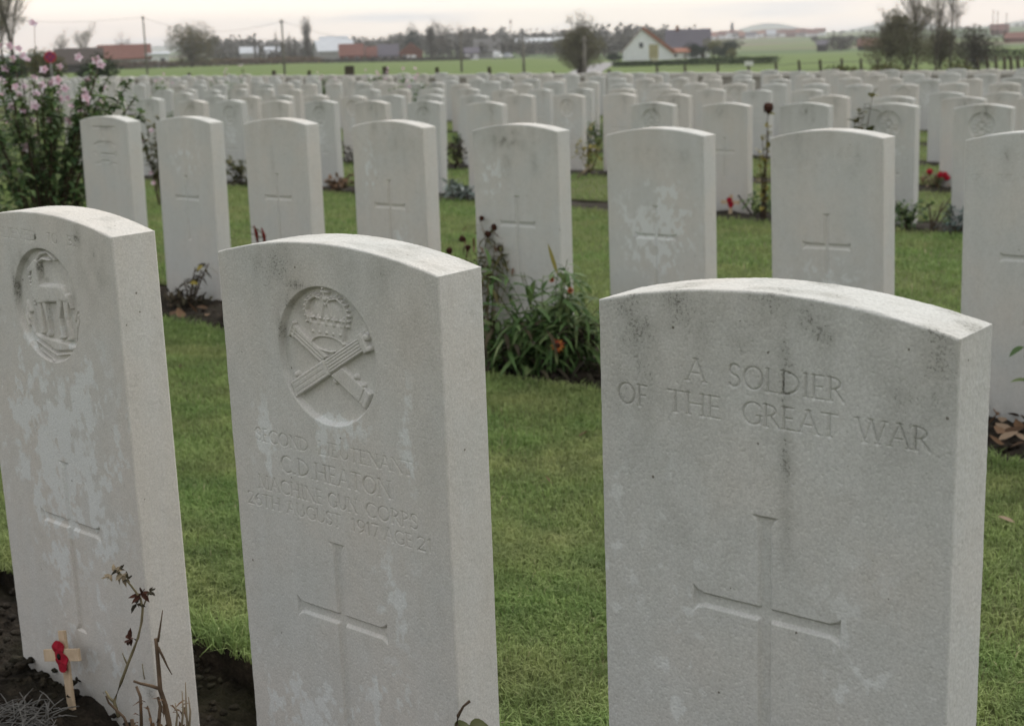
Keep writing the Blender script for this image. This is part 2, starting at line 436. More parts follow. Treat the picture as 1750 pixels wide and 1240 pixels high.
def relief_guns(x, z):
    h = np.zeros_like(x); q = 1e-3
    # crown
    h = rel(h, ell_sd(x, z, 0, .704, .025, .018), .0020, .010)
    band = poly_sd(x, z, [(-.027, .668), (.027, .668), (.033, .693), (-.033, .693)])
    h = rel(h, band, .0032, .003)
    h = rel(h, np.abs(ell_sd(x, z, 0, .6665, .0275, .0095)) - .0014, .0036, .0014)
    h = np.where(ell_sd(x, z, 0, .6665, .026, .008) < 0, .0018, h)
    for k in range(-2, 3):
        h = rel(h, cap_sd(x, z, k * .0135, .691, k * .0145, .700, .0036, .002), .0042, .003)
        h = rel(h, cap_sd(x, z, k * .0135 - .004, .697, k * .0135 + .004, .697, .0016), .0040, .0016)
        h = rel(h, ell_sd(x, z, k * .012, .680, .0028, .0028), .0044, .0025)
    for sg in (-1, 1):
        pts = [(.032, .692), (.0365, .705), (.031, .717), (.019, .7235), (.007, .721), (0, .714)]
        for a, b in zip(pts, pts[1:]):
            h = rel(h, cap_sd(x, z, sg * a[0], a[1], sg * b[0], b[1], .0022), .0036, .002)
        for t in np.linspace(0, 4.2, 10):
            i = int(t); f = t - i; px = pts[i][0] * (1 - f) + pts[i + 1][0] * f; pz = pts[i][1] * (1 - f) + pts[i + 1][1] * f
            nx, nz = px, pz - .70; l = math.hypot(nx, nz)
            h = rel(h, ell_sd(x, z, sg * (px + nx / l * .0035), pz + nz / l * .0035, .0023, .0023), .0042, .0022)
        h = rel(h, cap_sd(x, z, sg * .008, .70, sg * .004, .716, .002), .0034, .002)
    h = rel(h, ell_sd(x, z, 0, .722, .0052, .0048), .0048, .004)
    h = rel(h, cap_sd(x, z, 0, .724, 0, .735, .0022), .0046, .002); h = rel(h, cap_sd(x, z, -.0055, .7305, .0055, .7305, .002), .0046, .002)
    # gun running from upper left to lower right, under the other one
    def gun(x0, z0, x1, z1, wa, wb, top, flip):
        nonlocal h
        sd, t, b = bar_sd(x, z, x0, z0, x1, z1, 1); L = math.hypot(x1 - x0, z1 - z0)
        w = np.where(t < .5, wa, wb)
        body = np.maximum(np.maximum(-t * L, (t - 1) * L), np.abs(b) - w / 2)
        g = rel(np.zeros_like(x), body, top, .0018)
        ribs = .0005 * (np.cos(b / (wb / 5) * 2 * math.pi) < -.2) * (body < -.0015) * (t > .52 if not flip else t < .46)
        g = np.maximum(g - ribs, 0)
        return g, t, b, L
    g2, t, b, L = gun(-.066, .679, .064, .6045, .0165, .0225, .0040, True)
    for k in (.0, .045): g2 = rel(g2, np.maximum(np.abs(t - .015 - k) * L - .0025, np.abs(b) - .0115 + k * .06), .0044, .002)
    g2 = rel(g2, np.hypot((t - .80) * L, b - .0135) - .0042, .0040, .003)
    g2 = rel(g2, np.hypot((t - .90) * L, b - .012) - .003, .0042, .003)
    g2 = rel(g2, np.maximum(np.abs(t - .99) * L - .0035, np.abs(b) - .0125), .0046, .002)
    g2 = rel(g2, np.hypot((t - .62) * L, b + .0135) - .0045, .0032, .003)
    g2 = np.where((np.abs(t - .93) * L < .0007) & (np.abs(b) < .009), g2 - .001, g2)
    h = np.maximum(h, g2)
    g1, t, b, L = gun(-.066, .601, .060, .6735, .0215, .0185, .0048, False)
    near = bar_sd(x, z, -.066, .601, .060, .6735, .0222)[0] < 0
    h = np.where(near & (g1 <= 0), np.minimum(h, .0016), h)      # undercut beside the upper gun
    g1 = rel(g1, np.maximum(np.abs(t - 1.02) * L - .006, np.abs(b) - .0130 + .0012 * np.cos(b * 900)), .0058, .003)
    g1 = rel(g1, np.hypot((t - 1.075) * L, b - .004) - .005, .0050, .003); g1 = rel(g1, np.hypot((t - 1.06) * L, b + .010) - .0042, .0050, .003)
    g1 = rel(g1, np.hypot((t - .10) * L, b - .0145) - .004, .0044, .003)
    g1 = np.where((np.abs(t - .50) * L < .0008) & (np.abs(b) < .011), g1 - .001, g1)
    for bb in (-.006, 0, .006): g1 = np.where((np.abs(b - bb) < .0006) & (t > .04) & (t < .46) & (np.abs(b) < .011), g1 - .0003, g1)
    return np.maximum(h, g1)
def relief_antelope(x, z):
    x = x - .006
    h = np.zeros_like(x)
    def c(x0, z0, x1, z1, r0, r1=None, hh=.0046, e=None):
        nonlocal h
        h = rel(h, cap_sd(x, z, x0 / 1e3, z0 / 1e3, x1 / 1e3, z1 / 1e3, r0 / 1e3, (r1 if r1 is not None else r0) / 1e3), hh, e or .0026)
    # scroll and mound at the foot
    h = rel(h, poly_sd(x, z, [(-.062, .600), (.066, .592), (.060, .586), (.004, .577), (-.046, .592)]), .0036, .004)
    h = rel(h, np.abs(poly_sd(x, z, [(-.05, .588), (.004, .572), (.058, .582), (.05, .573), (.004, .560), (-.044, .577)])) - .0012, .0040, .0012)
    # antelope facing left
    c(-30, 663, -8, 666, 17, 15, .0054, .0055); c(-10, 666, 32, 669, 15, 14, .0050, .0055); c(28, 670, 44, 664, 12.5, 8, .0053, .005); c(-34, 666, -31, 690, 14, 10.5, .0056, .003); c(-31, 688, -27, 708, 11, 9, .0057, .003); c(-27, 709, -47, 699, 8.5, 5, .0058, .0028)
    c(-22, 712, -14, 716, 3.2, 1.2); c(-27, 714, -14, 726, 4, 3.4); c(-14, 726, 6, 730, 3.4, 3); c(6, 730, 24, 720, 3, 2); c(-24, 712, -10, 719, 3.2, 2.8); c(-10, 719, 10, 718, 2.8, 2)
    c(-32, 654, -29, 630, 7, 4.8); c(-29, 630, -27, 606, 4.4, 3.6); c(-27, 605, -33, 603, 4, 3); c(-18, 652, -12, 630, 6, 4.4); c(-12, 630, -10, 604, 4, 3.4); c(-11, 603, -17, 602, 4, 3)
    c(26, 660, 20, 632, 8, 4.6); c(20, 632, 25, 604, 4.2, 3.4); c(25, 603, 18, 601, 4, 3); c(43, 662, 40, 634, 8.5, 4.8); c(40, 634, 47, 604, 4.4, 3.6); c(46, 603, 38, 600, 4, 3); c(49, 668, 55, 650, 3, 2)
    for k in range(9): h = rel(h, ell_sd(x, z, -.050 + .0010 * k, .693 - .0058 * k, .0028, .0028), .0056, .0025)   # chain on the chest
    for sg, x0 in ((-1, -.068), (1, .070)):      # leaves either side
        for k in range(3): h = rel(h, cap_sd(x, z, x0 - sg * .004 * k, .612 + .011 * k, x0 + sg * .008 - sg * .004 * k, .626 + .011 * k, .0044, .0015), .0038, .004)
        h = rel(h, cap_sd(x, z, x0 - sg * .012, .600, x0, .640, .0022), .0032, .002)
    return h
def relief_generic(x, z, seed=0):
    h = np.zeros_like(x)
    h = rel(h, np.abs(ell_sd(x, z, 0, .645, .036, .040)) - .0055, .0042, .005)
    for k in range(12):
        a = k * math.pi / 6 + seed
        h = rel(h, ell_sd(x, z, .048 * math.cos(a), .645 + .052 * math.sin(a), .010, .008), .0036, .006)
    h = rel(h, cap_sd(x, z, 0, .70, 0, .728, .010, .014), .0044, .006)
    h = rel(h, cap_sd(x, z, -.05, .592, .05, .592, .007), .0044, .005)
    h = rel(h, cap_sd(x, z, -.02, .63, .02, .66, .006), .004, .005); h = rel(h, cap_sd(x, z, .02, .63, -.02, .66, .006), .004, .005)
    return h
def carve_badge(X, Z, D, mask, fn, cx=0.0, cz=.651, r=.0862, dep=.0082):
    i = box_idx(X, Z, cx - r - .012, cx + r + .012, cz - r - .012, cz + r + .012)
    x, z = X[i] - cx, Z[i]; rr = np.hypot(x, z - cz)
    floor = np.clip((r - rr) * 2.2, 0, dep)
    h = np.where(rr < r - .001, fn(x, z) * 1.38, 0)
    D[i] = np.maximum(D[i], np.maximum(floor - h, 0)); mask[i] |= rr < r + .003

def blobs(X, Z, L):
    o = np.zeros_like(X)
    for (cx, cz, rx, rz, a) in L:
        o = np.maximum(o, a * np.exp(-(((X - cx) / rx) ** 2 + ((Z - cz) / rz) ** 2)))
    return o

def headstone(cell, feats, seed, dirt_shade_L=(), paleL=(), topdirt=.5, erode=1.0, parts=True, tint=.5):
    """one stone slab with its carving in real relief; carved parts become child meshes. returns the top-level object"""
    nx = max(6, int(round(SW / cell)) + 1); nzv = max(10, int(round((arc(0) - SB) / cell)) + 1); ny = max(4, int(round(ST / (cell * 1.6))) + 1)
    xs = np.linspace(-SW / 2, SW / 2, nx); ts = np.linspace(0, 1, nzv)
    X = np.tile(xs, nzv); Z = (SB + ts[:, None] * (arc(xs)[None, :] - SB)).ravel()
    D = np.zeros_like(X); masks = {}
    feats = [f for e in feats for f in (e if isinstance(e, list) else [e])]
    for part, fn in feats:
        mk = masks.setdefault(part, np.zeros(len(X), bool)); fn(X, Z, D, mk)
    de = np.minimum(SW / 2 - np.abs(X), arc(X) - Z)
    rr = np.maximum(.0020 + .0026 * erode * (fbm(X * 60, Z * 60, seed + 5, 3) - .4), cell * .6 if cell > .002 else .0012)
    t = np.clip(1 - de / rr, 0, 1); D = D + rr * (1 - np.sqrt(np.maximum(1 - t * t, 0)))
    D = D + erode * (.0008 * (fbm(X * 18, Z * 18, seed, 3) - .5) + (.0007 * np.clip(fbm(X * 420, Z * 420, seed + 2, 2) - .60, 0, 1) * 1.4 if cell < .002 else 0))
    n1 = fbm(X * 14, Z * 5, seed + 9, 4); n2 = fbm(X * 45, Z * 30, seed + 11, 3)
    crown = arc(X) - Z
    dirt_shade = topdirt * np.exp(-crown / .085) * np.clip((n1 - .33) * 3.2, 0, 1) + .12 * topdirt * np.clip((n2 - .5) * 4, 0, 1)
    dirt_shade = dirt_shade + blobs(X, Z, dirt_shade_L) * np.clip((n2 - .1) * 1.7, .15, 1) + .9 * np.exp(-np.maximum(Z - .01, 0) / .035) * np.clip((n1 - .3) * 2.5, 0, 1)
    for mk in [m_ for p_, m_ in masks.items() if p_.startswith('inscription') and dirt_shade_L]: dirt_shade = dirt_shade + .9 * mk * np.clip(D / .0015, 0, 1) * np.clip(blobs(X, Z, dirt_shade_L) - .35, 0, 1)
    pn = fbm(X * 58, Z * 44, seed + 21, 3); pn2 = fbm(X * 170, Z * 120, seed + 23, 2)
    pale = np.clip(blobs(X, Z, paleL), 0, 1); pale = np.clip((pale - 2.4 * np.clip(pn + .3 * pn2 - .44, 0, 1)) * 3.0, 0, 1)
    front = np.stack([X, D, Z], 1)
    gid = np.arange(nx * nzv).reshape(nzv, nx)
    quads = np.stack([gid[:-1, :-1], gid[:-1, 1:], gid[1:, 1:], gid[1:, :-1]], -1).reshape(-1, 4)
    # sides and top: from the front border to the back border
    loop = np.concatenate([gid[:, -1], gid[-1, -2::-1], gid[-2::-1, 0]])     # up the right side, over the top, down the left
    lx, lz, l0 = X[loop], Z[loop], D[loop]
    yy = np.linspace(0, 1, ny)
    yv = l0[:, None] + (ST - .003 - l0[:, None]) * yy[None, :]
    LX = np.repeat(lx[:, None], ny, 1); LZ = np.repeat(lz[:, None], ny, 1)
    sn = np.where(np.arange(len(loop)) < nzv, 1, np.where(np.arange(len(loop)) >= nzv + nx - 2, 2, 0))
    if cell < .002:
        s_ = np.arange(len(loop))[:, None] * cell + 0 * yv
        nz_ = erode * (.0005 * (fbm(s_ * 240, yv * 240, seed + 31, 3) - .5) + .0006 * (fbm(s_ * 22, yv * 22, seed + 33, 2) - .5)) * np.minimum(1, yy * ny)[None, :]
        LX = LX + np.where(sn == 1, 1, np.where(sn == 2, -1, 0))[:, None] * nz_; LZ = LZ + (sn == 0)[:, None] * nz_ * 1.5
    side = np.stack([LX, yv, LZ], -1)[:, 1:]                      # first column shares the front border
    base = len(front); k = ny - 1
    sid = np.concatenate([loop[:, None], base + np.arange(len(loop) * k).reshape(len(loop), k)], 1)
    sq = np.stack([sid[:-1, :-1], sid[:-1, 1:], sid[1:, 1:], sid[1:, :-1]], -1).reshape(-1, 4)
    # back: chamfer, then flat
    bl = sid[:, -1]; bb = base + len(loop) * k
    back = np.stack([lx * (1 - .003 / .19), np.full(len(lx), ST), np.where(sn == 0, lz - .003, lz)], -1)
    bid = bb + np.arange(len(loop)); bq = np.stack([bl[:-1], bid[:-1], bid[1:], bl[1:]], -1)
    nr = nzv - 1
    cq = [np.stack([bid[:nr], bid[::-1][:nr], bid[::-1][1:nr + 1], bid[1:nr + 1]], -1)]
    V = np.concatenate([front, side.reshape(-1, 3), back])
    sd_dirt = np.repeat(dirt_shade[loop][:, None] * .8, k, 1)
    topm = (sn == 0)[:, None] * np.clip((fbm(LX[:, 1:] * 26, yv[:, 1:] * 44, seed + 41, 4) - .48) * 4, 0, 1) * .62
    A_d = np.concatenate([dirt_shade, (sd_dirt * .5 + topm).ravel(), dirt_shade[loop] * .3]); A_p = np.concatenate([pale, np.zeros(len(loop) * k), np.zeros(len(loop))])
    fm = np.zeros(len(quads), np.int32)
    names = []
    for j, (part, mk) in enumerate(masks.items()):
        if parts:
            inn = mk[quads].any(1) & (fm == 0); fm[inn] = j + 1
        names.append(part)
    def sub(nm, F):
        used = np.unique(np.concatenate([f.ravel() for f in F])); mp = np.full(len(V), -1); mp[used] = np.arange(len(used))
        return mesh_np(nm, V[used], [mp[f] for f in F], True, {'dirt_shade': A_d[used], 'pale': A_p[used]}, [STONE])
    body = [quads[fm == 0], sq, bq] + cq + [bid[nzv - 1:nzv - 1 + nx][None, :]]
    root = link('headstone', sub('headstone', body))
    root['tint'] = float(tint); root['seed'] = float(seed * 1.37 % 9)
    for j, part in enumerate(names):
        if (fm == j + 1).any():
            o = link(part.split('#')[0], sub(part.split('#')[0], [quads[fm == j + 1]]), root); o['tint'] = float(tint); o['seed'] = root['seed']
    return root
def place_stone(o, x, y, z, yaw, tx=0.0, ty=0.0):
    o.location = (x, y, z); o.rotation_euler = (-tx, ty, yaw)
def retint(o, tint, seed):
    for q in [o] + list(o.children): q['tint'] = float(tint); q['seed'] = float(seed)

def f_cross(top, arm, foot, **kw): return ('cross', lambda X, Z, D, m: carve_cross(X, Z, D, m, top, arm, foot, **kw))
def f_badge(fn, **kw): return ('regimental_badge', lambda X, Z, D, m: carve_badge(X, Z, D, m, fn, **kw))
def f_text(lines, **kw):
    out = []
    for i, zz in enumerate(sorted({round(ln[3], 2) for ln in lines})):      # one part per line of lettering
        st = [s for ln in lines if round(ln[3], 2) == zz for s in text_strokes(*ln)]
        out.append((f'inscription#{i}', lambda X, Z, D, m, st=st: vcut(X, Z, D, m, st, **kw)))
    return out
def worn_marks(z0, rows, seed, w=.12, cap=.013, dz=.026, wid=1.0, name='inscription'):
    """strokes of lettering too weathered to read"""
    g = random.Random(seed); out = []
    for k in range(rows):
        S = []; x = -w * g.uniform(.75, 1); z = z0 - dz * k
        while x < w * .9:
            if g.random() < .72:
                if g.random() < .6: S.append((x, z, x + g.uniform(-.002, .002), z + cap * g.uniform(.5, 1), .0017 * wid))
                else: S.append((x, z + cap * g.uniform(0, 1), x + .006, z + cap * g.uniform(0, 1), .0013 * wid))
            x += g.uniform(.006, .012) * (1 + .3 * (wid > 1))
        def fn(X, Z, D, m, S=S):
            vcut(X, Z, D, m, S, worn=.6, cap=.0016)
            q = np.array([s[:4] for s in S]); m |= (X > q[:, [0, 2]].min()) & (X < q[:, [0, 2]].max()) & (Z > q[:, [1, 3]].min() - .001) & (Z < q[:, [1, 3]].max() + .001)
        out.append((f'{name}#{k}', fn))
    return out

FINE = 0.00078
# front row -------------------------------------------------------------
st = headstone(FINE, [f_text([('A', -.0865, -.0635, .6945, .022), ('SOLDIER', -.0385, .0835, .6945, .022), ('OF', -.169, -.132, .6600, .0215), ('THE', -.108, -.046, .6600, .0215),
                              ('GREAT', -.0235, .078, .6600, .0215), ('WAR', .096, .1675, .6605, .0215)], worn=.25),
                      f_cross(.5695, .4675, .289, cx=.0022)], 4,
               dirt_shade_L=[(.025, .61, .0085, .10, 1.0), (.025, .70, .010, .06, 1.05), (-.11, .745, .10, .05, .66), (-.12, .69, .08, .07, .55), (.0, .765, .17, .04, .62), (-.15, .64, .05, .08, .5), (-.088, .56, .02, .12, .5), (.15, .70, .04, .08, .6), (.03, .72, .12, .05, .5), (-.105, .60, .02, .09, .5), (.06, .76, .05, .03, .8), (.16, .70, .03, .07, .65), (.13, .66, .03, .06, .4), (-.02, .75, .03, .04, .8), (.04, .50, .05, .04, .3)],
               paleL=[(-.10, .42, .03, .16, .42), (.10, .40, .05, .12, .38), (-.17, .5, .03, .1, .38)], topdirt=.75, erode=1.25, tint=.36)
place_stone(st, 0.24169, 1.35432, 0.01133, -0.689, -0.01954, 0.00804)
tag(st, 'pale headstone lettered A SOLDIER OF THE GREAT WAR above a carved cross', 'headstone', 'headstones in the front row')
st = headstone(FINE, [f_badge(relief_guns), f_text([('SECOND', -.1435, -.0435, .5240, .0165), ('LIEUTENANT', -.0245, .1360, .5250, .0165), ('C.D.HEATON', -.0985, .0975, .4895, .0215), ('MACHINE', -.1455, -.0235, .4590, .018),
                              ('GUN', -.0145, .0375, .4590, .018), ('CORPS', .0525, .1395, .4590, .018), ('26TH', -.1695, -.1055, .4340, .0165), ('AUGUST', -.0935, .0075, .4345, .0165), ('1917', .0255, .0735, .4345, .0165), ('AGE', .0815, .1285, .4345, .0165), ('21', .1365, .1605, .4345, .0165)], worn=.3),
                      f_cross(.4118, .3100, .128, cx=-.004)], 12,
               dirt_shade_L=[(-.09, .745, .05, .03, .75), (-.13, .73, .03, .04, .5), (.05, .755, .02, .035, 1.0), (.10, .735, .035, .05, .75), (.14, .70, .03, .05, .5), (-.075, .70, .016, .035, 1.0), (-.045, .732, .03, .012, 1.1), (-.080, .675, .008, .035, 1.5), (-.060, .712, .018, .018, 1.3), (-.025, .735, .03, .006, 1.2), (.165, .60, .015, .16, .3)],
               paleL=[(.0, .548, .025, .03, .95), (-.125, .52, .02, .05, .8), (.10, .36, .035, .05, .6), (.13, .57, .012, .06, .55), (-.05, .17, .14, .07, .55), (.09, .16, .06, .1, .5), (0, .568, .06, .012, .8), (.06, .235, .03, .03, .5)], topdirt=.62, tint=.55)
place_stone(st, -0.22089, 1.73098, 0.02352, -0.70173, -0.02097, 0.01135)
tag(st, 'pale headstone with a crown and crossed machine guns badge above four lines of lettering', 'headstone', 'headstones in the front row')
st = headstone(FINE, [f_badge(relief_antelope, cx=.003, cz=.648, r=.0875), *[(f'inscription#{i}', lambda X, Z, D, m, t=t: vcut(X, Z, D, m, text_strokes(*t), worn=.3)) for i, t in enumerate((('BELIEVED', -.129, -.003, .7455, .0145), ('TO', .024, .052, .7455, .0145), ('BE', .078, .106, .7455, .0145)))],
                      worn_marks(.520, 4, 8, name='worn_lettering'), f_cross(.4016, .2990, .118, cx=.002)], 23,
               dirt_shade_L=[(.105, .745, .012, .03, 1.0), (.150, .725, .018, .04, 1.25), (.13, .70, .04, .05, .6), (-.008, .752, .003, .006, 1.6), (-.010, .702, .0055, .020, 1.7), (-.002, .686, .010, .005, 1.3), (-.044, .668, .005, .022, 1.0), (.067, .664, .006, .014, 1.3), (.001, .634, .0065, .020, 1.1), (.040, .634, .0055, .018, 1.0), (-.042, .625, .005, .018, .8), (.10, .757, .006, .008, 1.5), (-.06, .712, .02, .02, 1.3), (-.08, .67, .009, .04, 1.2), (.0, .732, .03, .006, 1.0), (.11, .08, .05, .05, .7), (.17, .05, .03, .06, 1.0)],  # dark blobs hugging the antelope paint in relief shade; the rest is dirt
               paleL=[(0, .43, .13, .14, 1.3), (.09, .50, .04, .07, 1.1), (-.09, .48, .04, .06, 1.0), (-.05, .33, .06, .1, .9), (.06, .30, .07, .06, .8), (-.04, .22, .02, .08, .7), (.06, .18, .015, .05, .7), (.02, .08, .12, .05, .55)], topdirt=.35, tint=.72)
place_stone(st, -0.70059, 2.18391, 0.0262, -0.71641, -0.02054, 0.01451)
tag(st, 'pale headstone with an antelope badge, blotched with pale patches, behind the small wooden poppy cross', 'headstone', 'headstones in the front row')

# second row --------------------------------------------------------------
MIDC = 0.0028
def emblem_bars(X, Z, D, m):
    bars = [(-.088, .737, .092, .740, .0085, .006), (-.012, .735, -.006, .690, .008, .005), (-.036, .712, -.034, .704, .007, .003), (-.082, .655, -.05, .668, .007, .004), (-.05, .668, .05, .669, .007, .005), (.05, .669, .084, .655, .007, .004),
            (-.082, .622, -.07, .612, .008, .004), (-.03, .615, .07, .615, .008, .005), (.088, .628, .09, .606, .008, .005), (-.085, .570, -.04, .572, .006, .004), (-.03, .582, .03, .583, .009, .006), (.05, .574, .09, .572, .006, .004)]
    for (x0, z0, x1, z1, w, dd) in bars:
        d = cap_sd(X, Z, x0, z0, x1, z1, w / 2); D[:] = np.maximum(D, np.clip(-d * 1.6, 0, dd)); m |= d < .004
SPEC2 = [
 ((-1.86858, 6.82143, .002, -.7257, .00537, .00904), [('regimental_badge', emblem_bars)], [(.02, .17, .05, .05, .4), (0, .735, .08, .012, .9), (0, .665, .07, .012, .8), (.02, .612, .07, .01, .8), (.02, .575, .06, .012, .7)], [], .35, .45, 'narrow looking pale headstone with a barred badge, beside the pink flowering shrub'),
 ((-1.41765, 6.43534, .00195, -.70413, .007, .00738), [f_cross(.535, .4365, .25, cx=.001), worn_marks(0.7, 2, 31, .135, .020, .036, 2.1)], [], [(0, .6, .1, .1, .4)], .3, .42, 'plain pale headstone with a thin cross, behind the pruned rose with a yellow leaf'),
 ((-.94622, 6.0303, -.00207, -.69714, .00169, -.00214), [f_cross(.5645, .4655, .28, cx=-.001), worn_marks(0.705, 2, 32, .135, .020, .036, 2.1)], [(-.06, .73, .03, .06, .5), (-.02, .62, .012, .1, .5)], [], .4, .58, 'pale headstone with a cross, two dark red flower spikes before its foot'),
 ((-.45158, 5.61034, -.00647, -.70308, -.00586, .00531), [f_cross(.564, .4645, .28, cx=-.001), worn_marks(0.7, 2, 33, .135, .020, .036, 2.1)], [(-.06, .765, .03, .02, .9), (.05, .70, .1, .06, .5)], [(-.1, .6, .03, .1, .7), (.05, .3, .05, .1, .6)], .5, .66, 'pale headstone with a cross and a chipped left shoulder, behind the machine gunner stone'),
 ((.0339, 5.1832, -.01346, -.6755, -.0085, .00135), [f_cross(.537, .4365, .25, cx=.003), worn_marks(0.705, 2, 34, .135, .020, .036, 2.1)], [(-.03, .72, .08, .035, 1.0), (-.04, .66, .03, .06, .8), (.09, .66, .02, .06, .8), (.0, .76, .06, .02, .8)], [(-.1, .6, .05, .06, .8)], .75, .45, 'pale headstone with dark stains near its top, rising behind the green flowering clump'),
 ((.49257, 4.79626, -.02134, -.693, -.013, -.00249), [f_cross(.5355, .434, .25, cx=.001), worn_marks(0.7, 2, 35, .135, .020, .036, 2.1)], [(-.02, .70, .08, .04, .6), (.12, .70, .03, .05, .6)], [(.0, .46, .12, .12, 1.15), (.05, .58, .05, .04, .8)], .4, .5, 'pale headstone blotched with white patches round its cross'),
 ((.97928, 4.40754, -.02152, -.71907, -.02161, -.01219), [f_cross(.536, .438, .25, cx=.002), worn_marks(0.705, 2, 36, .135, .020, .036, 2.1)], [(-.1, .72, .05, .06, .5), (.1, .70, .05, .06, .4)], [(.0, .3, .12, .1, .5)], .55, .48, 'evenly grey headstone with a cross, directly behind the soldier of the great war stone'),
]
x8, y8 = xy(-1.673 + SW / 2, 3.985)
SPEC2.append(((x8, y8, -.020, -.705, -.012, -.004), [f_text([('A', -.0865, -.0635, .7095, .020), ('SOLDIER', -.0385, .0835, .7095, .020), ('OF', -.169, -.132, .6500, .020), ('THE', -.108, -.046, .6500, .020), ('GREAT', -.0235, .078, .6500, .020), ('WAR', .096, .1675, .6500, .020)], worn=.2),
              f_cross(.54, .44, .25, cx=.002)], [(-.07, .72, .02, .05, .7)], [], .3, .38, 'pale headstone cut off by the right edge of the picture, second row'))
for i, (pl, feats, dl, pll, td, tint, lab) in enumerate(SPEC2):
    o = headstone(MIDC, feats, 40 + 7 * i, dl, pll, td, .8, True, tint); place_stone(o, *pl)
    tag(o, lab, 'headstone', 'headstones in the second row')

# rows further back ---------------------------------------------------------
def variants(cell, parts, seed0):
    L = []
    for k in range(6):
        fe = []
        if k in (1, 3, 5): fe.append(f_badge(lambda x, z, k=k: relief_generic(x, z, k * .2)))
        fe.append(worn_marks(.525 if k in (1, 3, 5) else .70, 3 if k in (1, 3, 5) else 2, 60 + k, .13, .018, .030, 3.6))
        fe.append(f_cross(.54 if k in (0, 2, 4) else .42, .44 if k in (0, 2, 4) else .32, .25 if k in (0, 2, 4) else .13))
        L.append(headstone(cell, fe, seed0 + 5 * k, [(-.04 + .03 * k, .72, .06, .05, .7), (.08, .66, .03, .08, .45 * (k % 3))], [(0, .45, .1, .12, .8 * (k % 2))], .55 + .15 * (k % 4), .6, parts, .5))
    return L
V_NEAR = variants(.0048, True, 120)
V_FAR = variants(.010, False, 170)
ROWS = {
 3: (9.25, [216, 150, None, 282.6, 355, 424, 502, 581, 669.5, 760, 866, None, 1159, 1287, 1423, 1574, 1738], [None, None, None, 171, 175, 175, 176, 176, 176.5, 177, 179, None, 180, 181, 181, 182, 184], {10: 4, 13: 0, 14: 2, 15: 1, 16: 3, 8: 2}),
 4: (12.25, [333, 389, 447, 503, 564, 629, 695, 761, 838.6, 917, 1000.6, 1089, 1183.7, None, None, 1455, 1568, 1688, 1822], [None, 166, 167, 166, 165.5, 167, 166, 165, 166, 165, 164.5, 163.5, 164.5, None, None, 167, 169, 170, None], {10: 1}),
 5: (15.25, [297, 338, 379, 425, 471, 518, None, None, 650.5, 704, 761, 821, 883, 946, 1015.5, 1088, 1164, 1241, 1322, 1409.5, None, None, 1650, 1747, 1848], [155, 155, 156, 154, 154, 155, None, None, 155, 155, 154, 154, 156, 155, 154, 154, 155, 155, 157, 156, None, None, 161, 161, None], {}),
 6: (18.4, [252, 284, 319, 353, 389, 426, 469, 502, 543, 586, 638, 679, 724, 761, 805, 857, 911, 966, 1024.5, 1083, 1148.6, 1210, 1279, 1347, 1419, 1493, 1570, 1655, 1745, 1830], [None, 146, 147, 146, 146, 145, 145, 144.5, 145.5, 144, 144, 144, 144, 143, 146, 141.5, 145, 141.5, 141.5, 145.5, 145.5, 144.5, 145.5, 145.5, 145.5, 147, 146, None, None, None], {}),
}
def row_point(px, c):
    d = ray(px, 160); t = c / (d[:2] @ DN); return d[:2] @ DR * t
def row_px(al, c):
    x, y = xy(al, c); return float(project(x, y, gz(x, y) + .765)[0])
spots = []      # (row, al of the stone's middle, c of its front, z, forced variant)
for rw, (c, pxs, pys, forced) in ROWS.items():
    for k, (px, py) in enumerate(zip(pxs, pys)):
        if px is None: continue
        d = ray(px, py or 160); t = c / (d[:2] @ DN); al = d[:2] @ DR * t - SW / 2
        x, y = xy(al, c - ST); z = float(gz(x, y))
        if py: z = float(np.clip(d[2] * t + CAMH - .765, z - .05, z + .05))
        spots.append((rw, al, c - ST, z, forced.get(k)))
g = random.Random(5)
for rw, c in ((7, 21.4), (8, 24.2), (9, 26.6)):
    al = -36.0 if rw == 7 else -44.0
    while al < -4.0:
        al += .66 + g.uniform(-.05, .05)
        if g.random() < .06: al += .66
        x, y = xy(al, c); px = row_px(al, c)
        if -60 < px < 1830: spots.append((rw, al, c, float(gz(x, y)) + g.uniform(-.02, .02), None))
ORD = ['first', 'second', 'third', 'fourth', 'fifth', 'sixth', 'seventh', 'eighth', 'ninth', 'tenth', 'eleventh', 'twelfth', 'thirteenth', 'fourteenth', 'fifteenth', 'sixteenth', 'seventeenth', 'eighteenth', 'nineteenth', 'twentieth',
       'twenty-first', 'twenty-second', 'twenty-third', 'twenty-fourth', 'twenty-fifth', 'twenty-sixth', 'twenty-seventh', 'twenty-eighth', 'twenty-ninth', 'thirtieth']
used = set(); ROW_STONES = []
